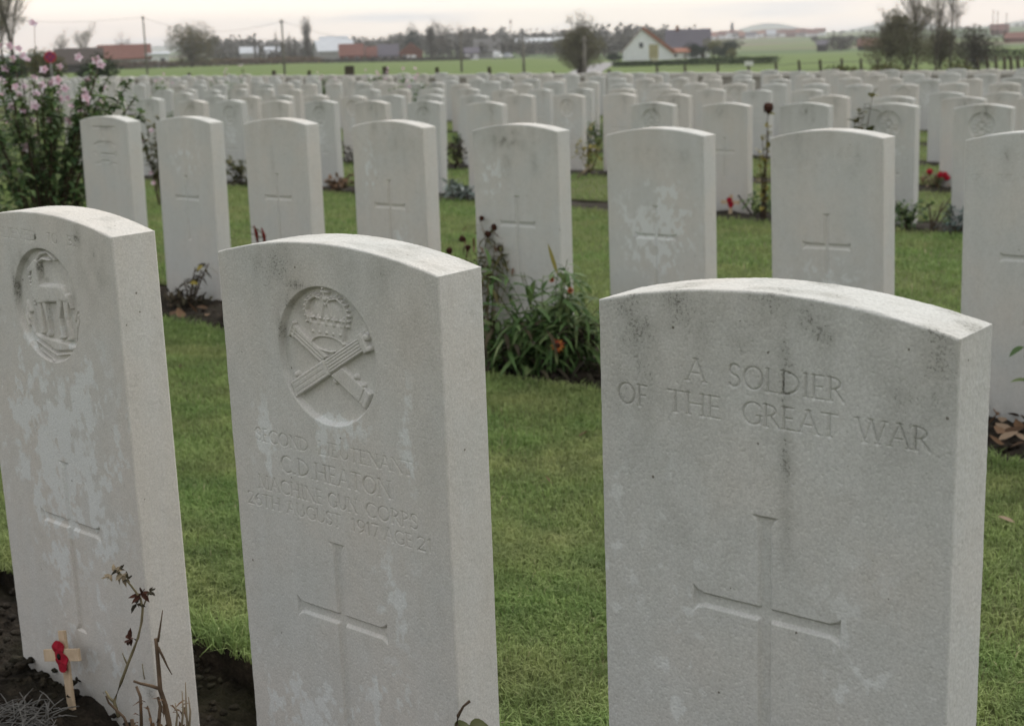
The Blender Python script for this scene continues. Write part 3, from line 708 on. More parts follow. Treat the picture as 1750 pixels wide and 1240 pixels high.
for rw in (3, 4, 5, 6, 7, 8, 9):
    L = sorted([s for s in spots if s[0] == rw], key=lambda s: -s[1])
    cnt = 0
    for (r_, al, c, z, fv) in L:
        x, y = xy(al, c); pool = V_NEAR if rw <= 5 else V_FAR
        v = fv if fv is not None else g.choice([0, 0, 1, 2, 3, 4, 4, 5])
        src = pool[v]
        if (rw <= 5, v) in used: o = copy_tree(src)
        else: used.add((rw <= 5, v)); o = src
        retint(o, g.uniform(.1, .95), g.uniform(0, 40))
        place_stone(o, x, y, z, ROWYAW + g.uniform(-.014, .014), g.uniform(-.016, .010), g.uniform(-.010, .010))
        px = row_px(al, c); inside = px < 1748
        if inside: cnt += 1
        kind = 'with badge over cross' if v in (1, 3, 5) else 'with plain cross'
        if rw <= 6:
            lab = f'headstone {kind if rw < 5 else ""}, {ORD[cnt - 1] + " from the right" if inside else "beyond the right edge"} in the {ORD[rw - 1]} row'.replace(' ,', ',').replace('headstone,', 'pale blurred headstone,')
        else:
            lab = 'small pale headstone in the furthest rows, just before the low boundary wall'
        tag(o, lab, 'headstone', f'headstones in the {ORD[rw - 1]} row back' if rw <= 6 else 'headstones in the furthest rows')
for b_, pool in ((True, V_NEAR), (False, V_FAR)):
    for v, o in enumerate(pool):
        if (b_, v) not in used:
            for ch in list(o.children): bpy.data.objects.remove(ch)
            bpy.data.objects.remove(o)
# ------------------------------------------------------------------ lawn, beds, grass
def wig(al, s): return .022 * (fbm(al * 2.3, al * 0 + s, 77, 3) - .5) * 2
BEDS = [(.35, 1.445, 1), (3.52, 4.22, 2)] + [(c - .076 - .50, c + .13, r_) for r_, c in ((3, 9.25), (4, 12.25), (5, 15.25), (6, 18.4), (7, 21.4), (8, 24.2), (9, 26.6))]
def bed_front(al, k): return BEDS[k][0] + wig(al, 3.1 * k) + (0.10 * np.clip(fbm(al * .9, al * 0 + k, 5, 2) - .4, 0, 1) if k else 0)
def bed_back(al, k): return BEDS[k][1] + wig(al, 3.1 * k + 1.7)

def lawn_material():
    m, nt, b = nmat('lawn_soil_and_moss', .95, .1)
    P = N(nt, 'ShaderNodeTexCoord').outputs['Object']
    n1 = noise(nt, P, 1.7, 4); n2 = noise(nt, P, 14, 5); n3 = noise(nt, P, 190, 4, .65)
    c = ramp(nt, n2, [(.25, (.085, .105, .038)), (.5, (.120, .155, .055)), (.75, (.165, .195, .072))])
    c = mixc(nt, ramp(nt, n1, [(.42, (0, 0, 0)), (.68, (.55, .55, .55))]), c, (.15, .145, .065))
    c = mixc(nt, 1.0, c, ramp(nt, n3, [(.25, (.45, .45, .45)), (.7, (1.25, 1.25, 1.25))]), 'MULTIPLY')
    nt.links.new(c, b.inputs['Base Color'])
    bump(nt, b, n3, .02, .8)
    return m
LAWN = lawn_material()
V = []; F = []; nv = 0; MI = []
def als_for(c):
    near = c < 6
    lo = -46 if c > 5 else -14; hi = 16 if c > 5 else 6
    return np.arange(lo, hi + .01, .10 if near else .4)
def strip(fa, fb, als, nc, skirt=True):
    global nv
    a, b = fa(als), fb(als)
    t = np.linspace(0, 1, nc)
    C = a[:, None] + (b - a)[:, None] * t[None]; AL = np.repeat(als[:, None], nc, 1)
    x, y = xy(AL, C); z = gz(x, y) + .006 * (fbm(x * 1.3, y * 1.3, 9, 3) - .5)
    if skirt:
        x = np.concatenate([x[:, :1], x, x[:, -1:]], 1); y = np.concatenate([y[:, :1], y, y[:, -1:]], 1); z = np.concatenate([z[:, :1] - .13, z, z[:, -1:] - .13], 1)
    n, k = x.shape; idx = nv + np.arange(n * k).reshape(n, k)
    F.append(np.stack([idx[:-1, :-1], idx[1:, :-1], idx[1:, 1:], idx[:-1, 1:]], -1).reshape(-1, 4)); V.append(np.stack([x, y, z], -1).reshape(-1, 3)); nv += n * k
    q = np.zeros((n - 1, k - 1), np.int32); q[:, 0] = 1; q[:, -1] = 1; MI.append(q.ravel())
strip(lambda a: a * 0 - 3.0, lambda a: bed_front(a, 0), als_for(0), 12)
for k in range(len(BEDS)):
    nxt = (lambda a, k=k: bed_front(a, k + 1)) if k + 1 < len(BEDS) else (lambda a: a * 0 + WALL_C + .3)
    strip(lambda a, k=k: bed_back(a, k), nxt, als_for(BEDS[k][1]), 30 if k < 2 else 12)

def soil_material():
    m, nt, b = nmat('dark_bed_soil', .95, .15)
    P = N(nt, 'ShaderNodeTexCoord').outputs['Object']
    n2 = noise(nt, P, 26, 5); n3 = noise(nt, P, 150, 4, .7); n1 = noise(nt, P, 5, 3)
    c = ramp(nt, n2, [(.3, (.016, .013, .010)), (.55, (.036, .029, .022)), (.78, (.082, .064, .046))])
    c = mixc(nt, ramp(nt, n1, [(.5, (0, 0, 0)), (.75, (.5, .5, .5))]), c, (.052, .055, .025))
    c = mixc(nt, 1.0, c, ramp(nt, n3, [(.3, (.55, .55, .55)), (.7, (1.3, 1.3, 1.3))]), 'MULTIPLY')
    nt.links.new(c, b.inputs['Base Color']); bump(nt, b, n3, .012, .9)
    return m
SOIL = soil_material()
link('lawn', mesh_np('lawn', np.concatenate(V), F, True, None, [LAWN, SOIL], np.concatenate(MI)), kind='structure')
V = []; F = []; nv = 0
for k, (c0, c1, r_) in enumerate(BEDS):
    if k == 0: als, nc = np.arange(-3.4, 2.6, .011), 100
    elif k == 1: als, nc = np.arange(-8.5, 1.5, .022), 36
    else: als, nc = np.arange(-42, 8, .12), 8
    a, b = bed_front(als, k) - .04, bed_back(als, k) + .04
    t = np.linspace(0, 1, nc); C = a[:, None] + (b - a)[:, None] * t[None]; AL = np.repeat(als[:, None], nc, 1)
    x, y = xy(AL, C)
    lump = .030 * (fbm(x * 11, y * 11, 31, 4) - .5) + .034 * np.abs(fbm(x * 30, y * 30, 37, 4) - .5) * 2
    hump = .035 * np.sin(math.pi * t)[None] ** .6
    if k == 0: hump = hump - .025 - .045 * smooth01((AL + 1.98) / .22)
    z = gz(x, y) - .035 + hump + lump
    n, kk = x.shape; idx = nv + np.arange(n * kk).reshape(n, kk)
    F.append(np.stack([idx[:-1, :-1], idx[1:, :-1], idx[1:, 1:], idx[:-1, 1:]], -1).reshape(-1, 4)); V.append(np.stack([x, y, z], -1).reshape(-1, 3)); nv += n * kk
link('bed_soil', mesh_np('bed_soil', np.concatenate(V), F, True, None, [SOIL]), kind='structure')
def soil_z(x, y):
    al, c = alc(x, y); return float(gz(x, y)) + .0
# clods on the near bed
cl = MB()
for i in range(1500):
    al, c = RNG.uniform(-2.9, -.9), RNG.uniform(.75, 1.42)
    x, y = xy(al, c); s = RNG.uniform(.003, .0100) * (1.7 if RNG.random() < .06 else 1)
    cl.blob((x, y, float(gz(x, y)) + .016 + RNG.uniform(-.006, .008) - .025 - .045 * float(smooth01((al + 1.98) / .22))), (s, s * RNG.uniform(.6, 1.5), s * .55), 7, 5, .38, 0, Matrix.Rotation(RNG.uniform(0, 6), 3, 'Z'))
for i in range(500):
    al, c = RNG.uniform(-5.6, -1.0), RNG.uniform(3.55, 3.95)
    x, y = xy(al, c); s = RNG.uniform(.006, .02)
    cl.blob((x, y, float(gz(x, y)) + .004), (s, s * RNG.uniform(.7, 1.2), s * .7), 5, 4, .25)
cl.build('soil_crumbs', SOIL, None, True, kind='stuff')

def grass_material():
    m, nt, b = nmat('grass_blades', .75, .12)
    v = attr(nt, 'var'); P = N(nt, 'ShaderNodeNewGeometry').outputs['Position']
    n1 = noise(nt, P, 2.2, 4); n2 = noise(nt, P, 9, 3)
    c = ramp(nt, v, [(0, (.104, .182, .052)), (.4, (.190, .290, .095)), (.8, (.285, .378, .150)), (.93, (.36, .42, .21)), (.97, (.42, .37, .23)), (1, (.50, .44, .30))])
    c = mixc(nt, ramp(nt, n1, [(.4, (0, 0, 0)), (.66, (.75, .75, .75))]), c, (.29, .312, .140))
    c = mixc(nt, 1.0, c, ramp(nt, n2, [(.3, (.66, .70, .66)), (.7, (1.24, 1.2, 1.14))]), 'MULTIPLY')
    nt.links.new(c, b.inputs['Base Color'])
    t = N(nt, 'ShaderNodeBsdfTranslucent'); nt.links.new(c, t.inputs['Color'])
    mx = N(nt, 'ShaderNodeMixShader'); mx.inputs[0].default_value = .3
    nt.links.new(b.outputs[0], mx.inputs[1]); nt.links.new(t.outputs[0], mx.inputs[2]); nt.links.new(mx.outputs[0], nt.nodes['Material Output'].inputs['Surface'])
    return m
GV = []; GF4 = []; GF3 = []; GVAR = []; gn = 0
def blades(n, a0, a1, fa, fb, hgt, wid, pad=480):
    """n grass blades spread over the strip al a0..a1 between the curves fa and fb"""
    global gn
    al = RNG.uniform(a0, a1, n); c0, c1 = fa(al), fb(al); c = c0 + (c1 - c0) * RNG.uniform(0, 1, n)
    x, y = xy(al, c); z = gz(x, y)
    px, py, w = project(x, y, z)
    dens = .45 + .9 * fbm(x * 3.1, y * 3.1, 61, 3) + .5 * (fbm(x * 17, y * 17, 67, 2) - .5)
    k = (px > -pad) & (px < 1750 + pad) & (py < 1330) & (w > .3) & (RNG.uniform(0, 1, n) < dens)
    x, y, z, al = x[k], y[k], z[k], al[k]; n = len(x)
    th = RNG.uniform(0, 2 * math.pi, n); lean = np.abs(RNG.normal(.95, .45, n)); dv = np.stack([np.cos(th), np.sin(th)], 1)
    H = hgt * RNG.uniform(.5, 1.3, n) * (.6 + .8 * fbm(x * 5, y * 5, 71, 2)); W = wid * RNG.uniform(.6, 1.3, n)
    sd = np.stack([-dv[:, 1], dv[:, 0]], 1) * (W / 2)[:, None]
    p = np.stack([x, y], 1)
    m1 = p + dv * (H * lean * .35)[:, None]; m2 = p + dv * (H * lean * .95)[:, None]
    z1 = z + H * .55; z2 = z + H * np.clip(1 - .30 * lean, .25, 1)
    A = np.concatenate([p - sd, (z - .004)[:, None]], 1); B = np.concatenate([p + sd, (z - .004)[:, None]], 1)
    Cc = np.concatenate([m1 + sd * .8, z1[:, None]], 1); Dd = np.concatenate([m1 - sd * .8, z1[:, None]], 1); E_ = np.concatenate([m2, z2[:, None]], 1)
    GV.append(np.stack([A, B, Cc, Dd, E_], 1).reshape(-1, 3)); i = gn + np.arange(n)[:, None] * 5
    GF4.append(i + np.array([[0, 1, 2, 3]])); GF3.append(i + np.array([[3, 2, 4]])); gn += n * 5
    GVAR.append(np.repeat(np.clip(RNG.beta(1.7, 2.0, n) * .9 + .1 * (RNG.uniform(0, 1, n) < .05) + .3 * (RNG.uniform(0, 1, n) < .025), 0, 1), 5))
bb = lambda k: (lambda a: bed_back(a, k))
bf = lambda k: (lambda a: bed_front(a, k))
blades(270000, -4.6, 1.4, bb(0), lambda a: a * 0 + 2.3, .023, .0022)
blades(200000, -5.8, 1.8, lambda a: a * 0 + 2.3, bf(1), .024, .0027)
blades(8000, -4.2, .2, lambda a: bed_back(a, 0) - .02, lambda a: bed_back(a, 0) + .05, .045, .0026)
blades(6000, -5.6, .6, lambda a: bed_front(a, 1) - .05, lambda a: bed_front(a, 1) + .02, .036, .003)
blades(80000, -10, -1, bb(1), lambda a: a * 0 + 6.3, .036, .0042)
blades(80000, -13, -2, lambda a: a * 0 + 6.3, bf(2), .038, .0055)
for k in range(2, 8): blades(26000, -26, -2, bb(k), bf(k + 1), .045, .009)
link('grass', mesh_np('grass', np.concatenate(GV), [np.concatenate(GF4), np.concatenate(GF3)], False, {'var': np.concatenate(GVAR)}, [grass_material()]), kind='stuff')

# countryside -----------------------------------------------------------------
def field_material():
    m, nt, b = nmat('field_grass_and_plough', .95, .1)
    P = N(nt, 'ShaderNodeNewGeometry').outputs['Position']
    ln = N(nt, 'ShaderNodeVectorMath', operation='LENGTH'); nt.links.new(P, ln.inputs[0])
    far = ramp(nt, mth(nt, 'DIVIDE', ln.outputs['Value'], 1000.0), [(.36, (0, 0, 0)), (.40, (1, 1, 1))])
    mp = N(nt, 'ShaderNodeMapping'); mp.inputs['Scale'].default_value = (1 / 190, 1 / 150, 0); mp.inputs['Rotation'].default_value = (0, 0, .35); nt.links.new(P, mp.inputs[0])
    vo = N(nt, 'ShaderNodeTexVoronoi'); vo.inputs['Scale'].default_value = 1.0; nt.links.new(mp.outputs[0], vo.inputs['Vector'])
    sep = N(nt, 'ShaderNodeSeparateColor'); nt.links.new(vo.outputs['Color'], sep.inputs[0])
    cells = ramp(nt, sep.outputs[0], [(0, (.075, .120, .040)), (.22, (.120, .155, .055)), (.42, (.150, .135, .085)), (.56, (.065, .090, .055)), (.72, (.100, .150, .050)), (.88, (.130, .110, .085))], 'CONSTANT')
    n1 = noise(nt, P, .06, 4); n2 = noise(nt, P, .9, 4)
    near = ramp(nt, n1, [(.3, (.098, .155, .036)), (.7, (.128, .182, .048))])
    near = mixc(nt, mth(nt, 'MULTIPLY', n2, .5), near, (.10, .13, .045))
    c = mixc(nt, far, near, cells)
    nt.links.new(c, b.inputs['Base Color'])
    return m
az = np.radians(np.concatenate([np.arange(-180, -32, 6.0), np.arange(-32, 32, .5), np.arange(32, 180.1, 6.0)]))
rad = np.concatenate([[4.0, 12, 20, 24], np.arange(26, 60, 1.5), np.geomspace(60, 9000, 70)])
A_, R_ = np.meshgrid(az, rad, indexing='ij'); x = np.sin(A_) * R_; y = np.cos(A_) * R_
al_, c_ = alc(x, y)
z = tz(x, y) - np.where(c_ < WALL_C - .5, .30, .02)
n, k = x.shape; idx = np.arange(n * k).reshape(n, k)
link('countryside_fields', mesh_np('countryside_fields', np.stack([x, y, z], -1).reshape(-1, 3), [np.stack([idx[:-1, :-1], idx[:-1, 1:], idx[1:, 1:], idx[1:, :-1]], -1).reshape(-1, 4)], True, None, [field_material()]), kind='structure')
# low boundary wall along the far side of the cemetery
WALLM = simple('boundary_wall_stone', (.36, .34, .31), .9, .3, 6.0)
COPM = simple('pale_coping_stone', (.54, .52, .49), .9, .15, 4.0)
w0 = np.array([*xy(-62, WALL_C), 0.0]); w1 = np.array([*xy(24, WALL_C), 0.0])
root = empty('boundary_wall', (*xy(-19, WALL_C), 0), ROWYAW, 'low stone boundary wall with pale coping closing off the far side of the cemetery', 'wall')
body = MB(); cop = MB()
for i in range(86):
    al = -62 + i; xm, ym = xy(al + .5, WALL_C); zb = float(gz(xm, ym))
    lx = al + .5 + 19
    body.box((lx, 0, zb - .2 + .42), (1.0, .34, .84)); cop.box((lx, 0, zb + .665), (.985, .46, .085))
bo = body.build('wall_body', WALLM, root); co = cop.build('coping', COPM, root)
# ------------------------------------------------------------------ plants and small things among the stones
def pos(px, py, depth):
    return ray(px, py) * depth + np.array([0, 0, CAMH])
def row_pt(px, c):
    d = ray(px, 200); t = c / (d[:2] @ DN); p = d[:2] * t
    return np.array([p[0], p[1], float(gz(p[0], p[1]))])
def depth_of(p): return float((np.array(p) - np.array([0, 0, CAMH])) @ CF)
M_GREEN = leafmat('deep_green_leaf', [(.038, .078, .030), (.078, .138, .048), (.125, .195, .072), (.20, .25, .11)])
M_MID = leafmat('fresh_green_leaf', [(.055, .115, .035), (.090, .165, .050), (.135, .215, .075), (.19, .24, .10)])
M_OLIVE = leafmat('olive_leaf', [(.045, .058, .020), (.075, .085, .028), (.11, .11, .04), (.16, .14, .06)])
M_YEL = leafmat('yellowing_leaf', [(.14, .13, .03), (.24, .21, .05), (.34, .28, .06), (.10, .13, .04)])
M_GREY = leafmat('silver_leaf', [(.16, .20, .18), (.24, .28, .26), (.34, .37, .35)], .8, .1)
M_BLUE = leafmat('blue_grey_leaf', [(.05, .085, .075), (.09, .13, .12), (.14, .18, .17)], .8, .1)
M_DEAD = leafmat('dead_leaf', [(.075, .042, .022), (.13, .075, .040), (.20, .125, .075), (.26, .19, .13)], .85, .1)
M_DARK = leafmat('dark_withered_leaf', [(.018, .016, .010), (.036, .030, .018), (.05, .045, .025), (.09, .07, .04)], .85, .1)
M_STEM = simple('green_stem', (.085, .105, .04), .7, .35, 30); M_TWIG = simple('brown_twig', (.075, .052, .035), .85, .4, 40)
M_DRY = simple('dry_pale_stem', (.26, .21, .14), .85, .35, 40); M_BARK = simple('bark', (.085, .072, .058), .95, .4, 6)
M_GREYTWIG = simple('grey_dried_twig', (.17, .165, .155), .9, .4, 60)
M_PINK = leafmat('pink_petal', [(.66, .46, .56), (.74, .60, .69), (.80, .73, .79), (.68, .42, .50)], .6, .35)
M_RED = simple('poppy_red', (.33, .012, .028), .9, .3, 60); M_BLACK = simple('black_centre', (.015, .013, .012), .8, .3, 50)
M_ORANGE = leafmat('orange_petal', [(.30, .05, .02), (.42, .10, .03), (.48, .20, .04)], .6, .2)
M_HEAD = simple('dark_seed_head', (.055, .022, .014), .95, .5, 200); M_WOOD = simple('pale_raw_wood', (.56, .44, .31), .85, .2, 50, col2=(.44, .33, .22))

def blossom_mesh(size, seed):
    g = np.random.default_rng(seed); b = MB()
    for k in range(5):
        a = k * 2 * math.pi / 5 + g.uniform(-.15, .15); d = np.array([math.cos(a), math.sin(a), .5])
        b.leaf((0, 0, 0), d, np.array([0, 0, 1.0]), size * .55, size * .5, .25, .15, 3, g.uniform(0, 1), .7)
    b.blob((0, 0, size * .12), size * .09, 5, 4, 0, 1.0)
    return b.mesh('blossom', M_PINK, True)
BLOSSOMS = [blossom_mesh(.047, s) for s in range(4)]
def add_blossom(root, p, s=1.0):
    o = link('blossom', RNG.choice(BLOSSOMS), root); o.location = np.array(p) - np.array(root.location)
    v = np.array([0, 0, CAMH]) - p; v = Vector(v / np.linalg.norm(v)) + Vector(RNG.uniform(-.7, .7, 3)) + Vector((0, 0, .3))
    o.rotation_euler = v.to_track_quat('Z', 'Y').to_euler(); o.scale = (s,) * 3
def arch_stem(p0, p1, sag=.1, k=7):
    p0 = np.array(p0, float); p1 = np.array(p1, float); t = np.linspace(0, 1, k)[:, None]
    mid = np.array([0, 0, 1.0]) * np.linalg.norm(p1 - p0) * sag
    return p0 + (p1 - p0) * t + mid * 4 * t * (1 - t) + RNG.normal(0, .006, (k, 3)) * np.linalg.norm(p1 - p0)

def leafy(name, label, cat, base, tips, leafm, stemm, nleaf, L, W, srad=.004, interior=None, group=None, droop=.35, start=.25, leaf_name='foliage'):
    """a plant: stems from the base to the tips, leaves along them; parts: stem, foliage"""
    root = empty(name, base, 0, label, cat, group); base = np.array(base)
    st = MB(); lf = MB()
    for tp in tips:
        b0 = base + np.array([*RNG.uniform(-.02, .02, 2), -.02]); P = arch_stem(b0, tp, .08)
        st.tube(P - base, np.linspace(srad, srad * .45, len(P)), 5)
        for i in range(nleaf):
            t = start + (1 - start) * RNG.random() ** .8; j = t * (len(P) - 1); a = int(min(j, len(P) - 2)); q = P[a] + (P[a + 1] - P[a]) * (j - a)
            d = RNG.normal(size=3); d[2] = abs(d[2]) * .5 + .1
            s = RNG.uniform(.6, 1.25)
            lf.leaf(q - base, d, np.array([0, 0, 1.0]) + RNG.normal(0, .25, 3), L * s, W * s, droop * RNG.uniform(.2, 1.8), .25, 4, RNG.random())
    if interior:
        n, c, r = interior
        for i in range(n):
            q = RNG.normal(size=3); q = np.array(c) + q / np.linalg.norm(q) * RNG.random() ** .45 * np.array(r)
            if q[2] < gz(q[0], q[1]) + .01: continue
            d = RNG.normal(size=3); d[2] = abs(d[2]) * .5
            s = RNG.uniform(.6, 1.25); lf.leaf(q - base, d, np.array([0, 0, 1.0]) + RNG.normal(0, .3, 3), L * s, W * s, droop * RNG.uniform(.2, 1.8), .25, 3, RNG.random())
    if st.n: st.build('stem', stemm, root, True)
    if lf.n: lf.build(leaf_name, leafm, root, True)
    return root

# flowering shrub on the left ---------------------------------------------------
b = row_pt(60, 4.05); D0 = depth_of(b)
FL = [(0, 78), (16, 79), (31, 84), (22, 101), (40, 96), (46, 102), (101, 114), (134, 98), (172, 110), (165, 104), (56, 41), (3, 137), (10, 142), (27, 149), (41, 147), (58, 133), (90, 141), (98, 137), (150, 136), (103, 156),
      (90, 153), (145, 157), (176, 153), (147, 168), (170, 177), (115, 168), (80, 170), (32, 161), (62, 160), (3, 163), (20, 181), (60, 180), (55, 203), (85, 205), (62, 237), (44, 252), (130, 220), (118, 205), (150, 180),
      (137, 195), (105, 170), (110, 150), (72, 148), (15, 205), (38, 190), (95, 190), (122, 182), (-20, 120), (-30, 170), (8, 118), (75, 120)]
tips = []; fl3 = []
for (px, py) in FL:
    p = pos(px, py, D0 + RNG.uniform(-.45, .35)); fl3.append(p)
for i in range(26):
    px = RNG.uniform(-70, 215); tips.append(pos(px, 105 + .0016 * (px - 60) ** 2 + RNG.uniform(0, 90), D0 + RNG.uniform(-.4, .35)))
tips += [pos(232, 165, D0 + .2), pos(222, 140, D0), pos(245, 190, D0 + .3)]
shrub = leafy('flowering_shrub', 'tall leafy shrub covered in pale pink blossoms at the left edge', 'shrub', b, tips + fl3[::3], M_GREEN, M_TWIG, 74, .048, .025, .006,
              (1150, pos(30, 320, D0), (.50, .42, .36)), droop=.5)
for i, p in enumerate(fl3): add_blossom(shrub, p, RNG.uniform(.75, 1.15))
st2 = MB()
for p in fl3[::2]: st2.tube(arch_stem(b, p, .06) - b, np.linspace(.004, .0015, 7), 4)
st2.build('branch', M_TWIG, shrub, True)
b = row_pt(262, 6.9); D1 = depth_of(b)
sh2 = leafy('rose_bush', 'slender yellow green rose with pink flowers showing between two second row headstones at left', 'rose', b, [pos(x, y, D1 + RNG.uniform(-.1, .1)) for x, y in ((240, 225), (262, 215), (250, 250), (268, 245), (256, 275), (246, 200), (270, 200))],
             M_OLIVE, M_TWIG, 36, .05, .028)
for (px, py) in ((259, 223), (258, 296), (262, 313), (244, 240)): add_blossom(sh2, pos(px, py, D1 - .05), .9)

# green clump and withered stalks in front of the fifth stone of the second row ----------------
b = ground_at(935, 632); D2 = depth_of(b)
tips = [pos(RNG.uniform(800, 1050), RNG.uniform(440, 560) + abs(i - 14) * 1.5, D2 + RNG.uniform(-.16, .16)) for i in range(34)]
cl_ = leafy('blanket_flower_clump', 'leafy green clump with a few orange flowers before the fifth second row headstone', 'plant', b, tips, M_MID, M_STEM, 13, .088, .0155, .0024, (760, pos(925, 590, D2), (.235, .14, .13)), droop=.8, start=.12)
lf = MB()
for i in range(300):
    q = pos(RNG.uniform(825, 1030), RNG.uniform(545, 655), D2 + RNG.uniform(-.15, .1)); d = RNG.normal(size=3); d[2] *= .4
    lf.leaf(q - b, d, (0, 0, 1.0), RNG.uniform(.05, .11), .016, .6, .2, 3, RNG.random())
lf.build('withered_foliage', M_DARK, cl_, True)
def daisy(root, p, size, petals=11, name='flower'):
    o = MB(); v = np.array([0, -1, .25]); v = v / np.linalg.norm(v); a = np.cross(v, [0, 0, 1.0]); a /= np.linalg.norm(a); c = np.cross(v, a)
    for k in range(petals):
        th = 2 * math.pi * k / petals; d = math.cos(th) * a + math.sin(th) * c + .25 * v
        o.leaf(p - np.array(root.location), d, v, size * .5, size * .2, .35, .1, 3, RNG.random(), .6)
    f = o.build(name, M_ORANGE, root, True)
    MB().blob(p - np.array(root.location) + v * size * .05, size * .17, 7, 5, .12).build('flower_centre', M_HEAD, f, True)
for (px, py, s) in ((953, 590, .052), (943, 478, .022), (975, 496, .026)): daisy(cl_, pos(px, py, D2 - .17), s)
sp = MB(); sp.leaf(pos(953, 470, D2 - .1) - b, pos(937, 418, D2 - .1) - pos(953, 470, D2 - .1), (0, -1, .2), .115, .013, .1, .3, 5, .3); sp.build('yellow_leaf', M_YEL, cl_, True)
b = ground_at(838, 600); D3 = depth_of(b)
heads = [(790, 408), (768, 428), (800, 423), (855, 425), (862, 395), (834, 400), (836, 473), (823, 373), (845, 388), (872, 412)]
wp = leafy('withered_flower_stalks', 'withered brown flower stalks with dark round seed heads beside the green clump', 'plant', b, [pos(x, y, D3 + RNG.uniform(-.06, .06)) for x, y in heads] + [pos(RNG.uniform(800, 885), RNG.uniform(430, 480), D3) for i in range(8)],
           M_OLIVE, M_DRY, 7, .062, .012, .0026, droop=.8, start=.4)
for (px, py) in heads:
    h_ = MB(); p = pos(px, py, D3) - b; h_.blob(p, RNG.uniform(.009, .0135), 8, 6, .15)
    for k in range(5): h_.leaf(p, RNG.normal(size=3), (0, 0, 1.0), .018, .006, .8, .1, 2)
    h_.build('seed_head', M_HEAD, wp, True)
dl = MB()
for i in range(60):
    q = pos(RNG.uniform(790, 890), RNG.uniform(385, 500), D3 + RNG.uniform(-.05, .05)) - b; d = RNG.normal(size=3)
    dl.leaf(q, d, (0, 0, 1.0), RNG.uniform(.02, .05), .009, 1.0, .2, 3, RNG.random())
dl.build('dead_foliage', M_DEAD, wp, True)

# pruned rose at the second stone of the second row ---------------------------------------------
b = ground_at(322, 528); D4 = depth_of(b)
pr = leafy('pruned_rose', 'low dark pruned rose with one yellow leaf before the second row cross headstone', 'rose', b, [pos(x, y, D4 + RNG.uniform(-.04, .04)) for x, y in ((334, 456), (345, 462), (357, 450), (300, 490), (315, 480), (288, 500), (330, 490), (352, 500), (308, 505), (340, 510))],
           M_DARK, M_TWIG, 10, .045, .014, .0055, (60, pos(318, 520, D4), (.11, .08, .05)), droop=.7)
for (px, py) in ((347, 454), (325, 483)):
    yl = MB(); yl.leaf(pos(px, py, D4 - .03) - b, RNG.normal(size=3), (0, -.6, .7), .036, .024, .3, .3, 3, .6); yl.build('yellow_leaf', M_YEL, pr, True)
# dead leaves lying on the beds and on the grass
leaf_mesh = []
for s in range(4):
    m_ = MB(); m_.leaf((-.02, 0, .004), (1, 0, .05), (0, 0, 1), .045, .026, RNG.uniform(-.5, .3), RNG.uniform(.2, .6), 4, s / 3.0); leaf_mesh.append(m_.mesh('fallen_leaf', M_DEAD, True))
spots2 = [(300, 545), (330, 540), (355, 548), (290, 530), (345, 535), (310, 552), (1700, 715), (1712, 730), (1730, 722), (1742, 745), (1705, 752), (1722, 760), (1738, 775), (1696, 738), (1748, 728), (1715, 745), (1732, 752), (1702, 770), (1726, 708), (1744, 760),
          (310, 633), (936, 832), (1000, 750), (1720, 900)]
for i, (px, py) in enumerate(spots2):
    p = ground_at(px, py); al, c = alc(p[0], p[1]); bed = py < 560 and px < 400 or px > 1690 and py < 780
    o = link('fallen_leaf', leaf_mesh[i % 4]); o.location = (p[0], p[1], p[2] + (.018 if bed else .012)); o.rotation_euler = (RNG.uniform(-.5, .5), RNG.uniform(-.5, .5), RNG.uniform(0, 6.3)); s = RNG.uniform(.6, 1.3) * (1.2 if bed else .8); o.scale = (s, s, s)
    tag(o, 'small curled brown fallen leaf lying on the ' + ('dark soil of a flower bed' if bed else 'mown grass'), 'leaf', 'fallen leaves on the beds' if bed else 'fallen leaves on the grass')
# dark red flower spikes before the third stone
b = row_pt(446, 3.80); D5 = depth_of(b)
rs = leafy('red_flower_spikes', 'pair of dark red flower spikes standing before the third second row headstone', 'plant', b, [pos(437, 392, D5), pos(449, 397, D5), pos(441, 440, D5), pos(455, 440, D5)], M_OLIVE, M_TWIG, 5, .07, .015, .003)
for (px, py) in ((437, 398), (450, 402)):
    m_ = MB(); m_.tube(np.array([pos(px + 3, py + 16, D5) - b, pos(px + 1, py, D5) - b, pos(px - 3, py - 13, D5) - b]), [.004, .008, .002], 6); m_.build('flower_spike', simple('spike_red', (.16, .025, .02), .9, .4, 120), rs, True)

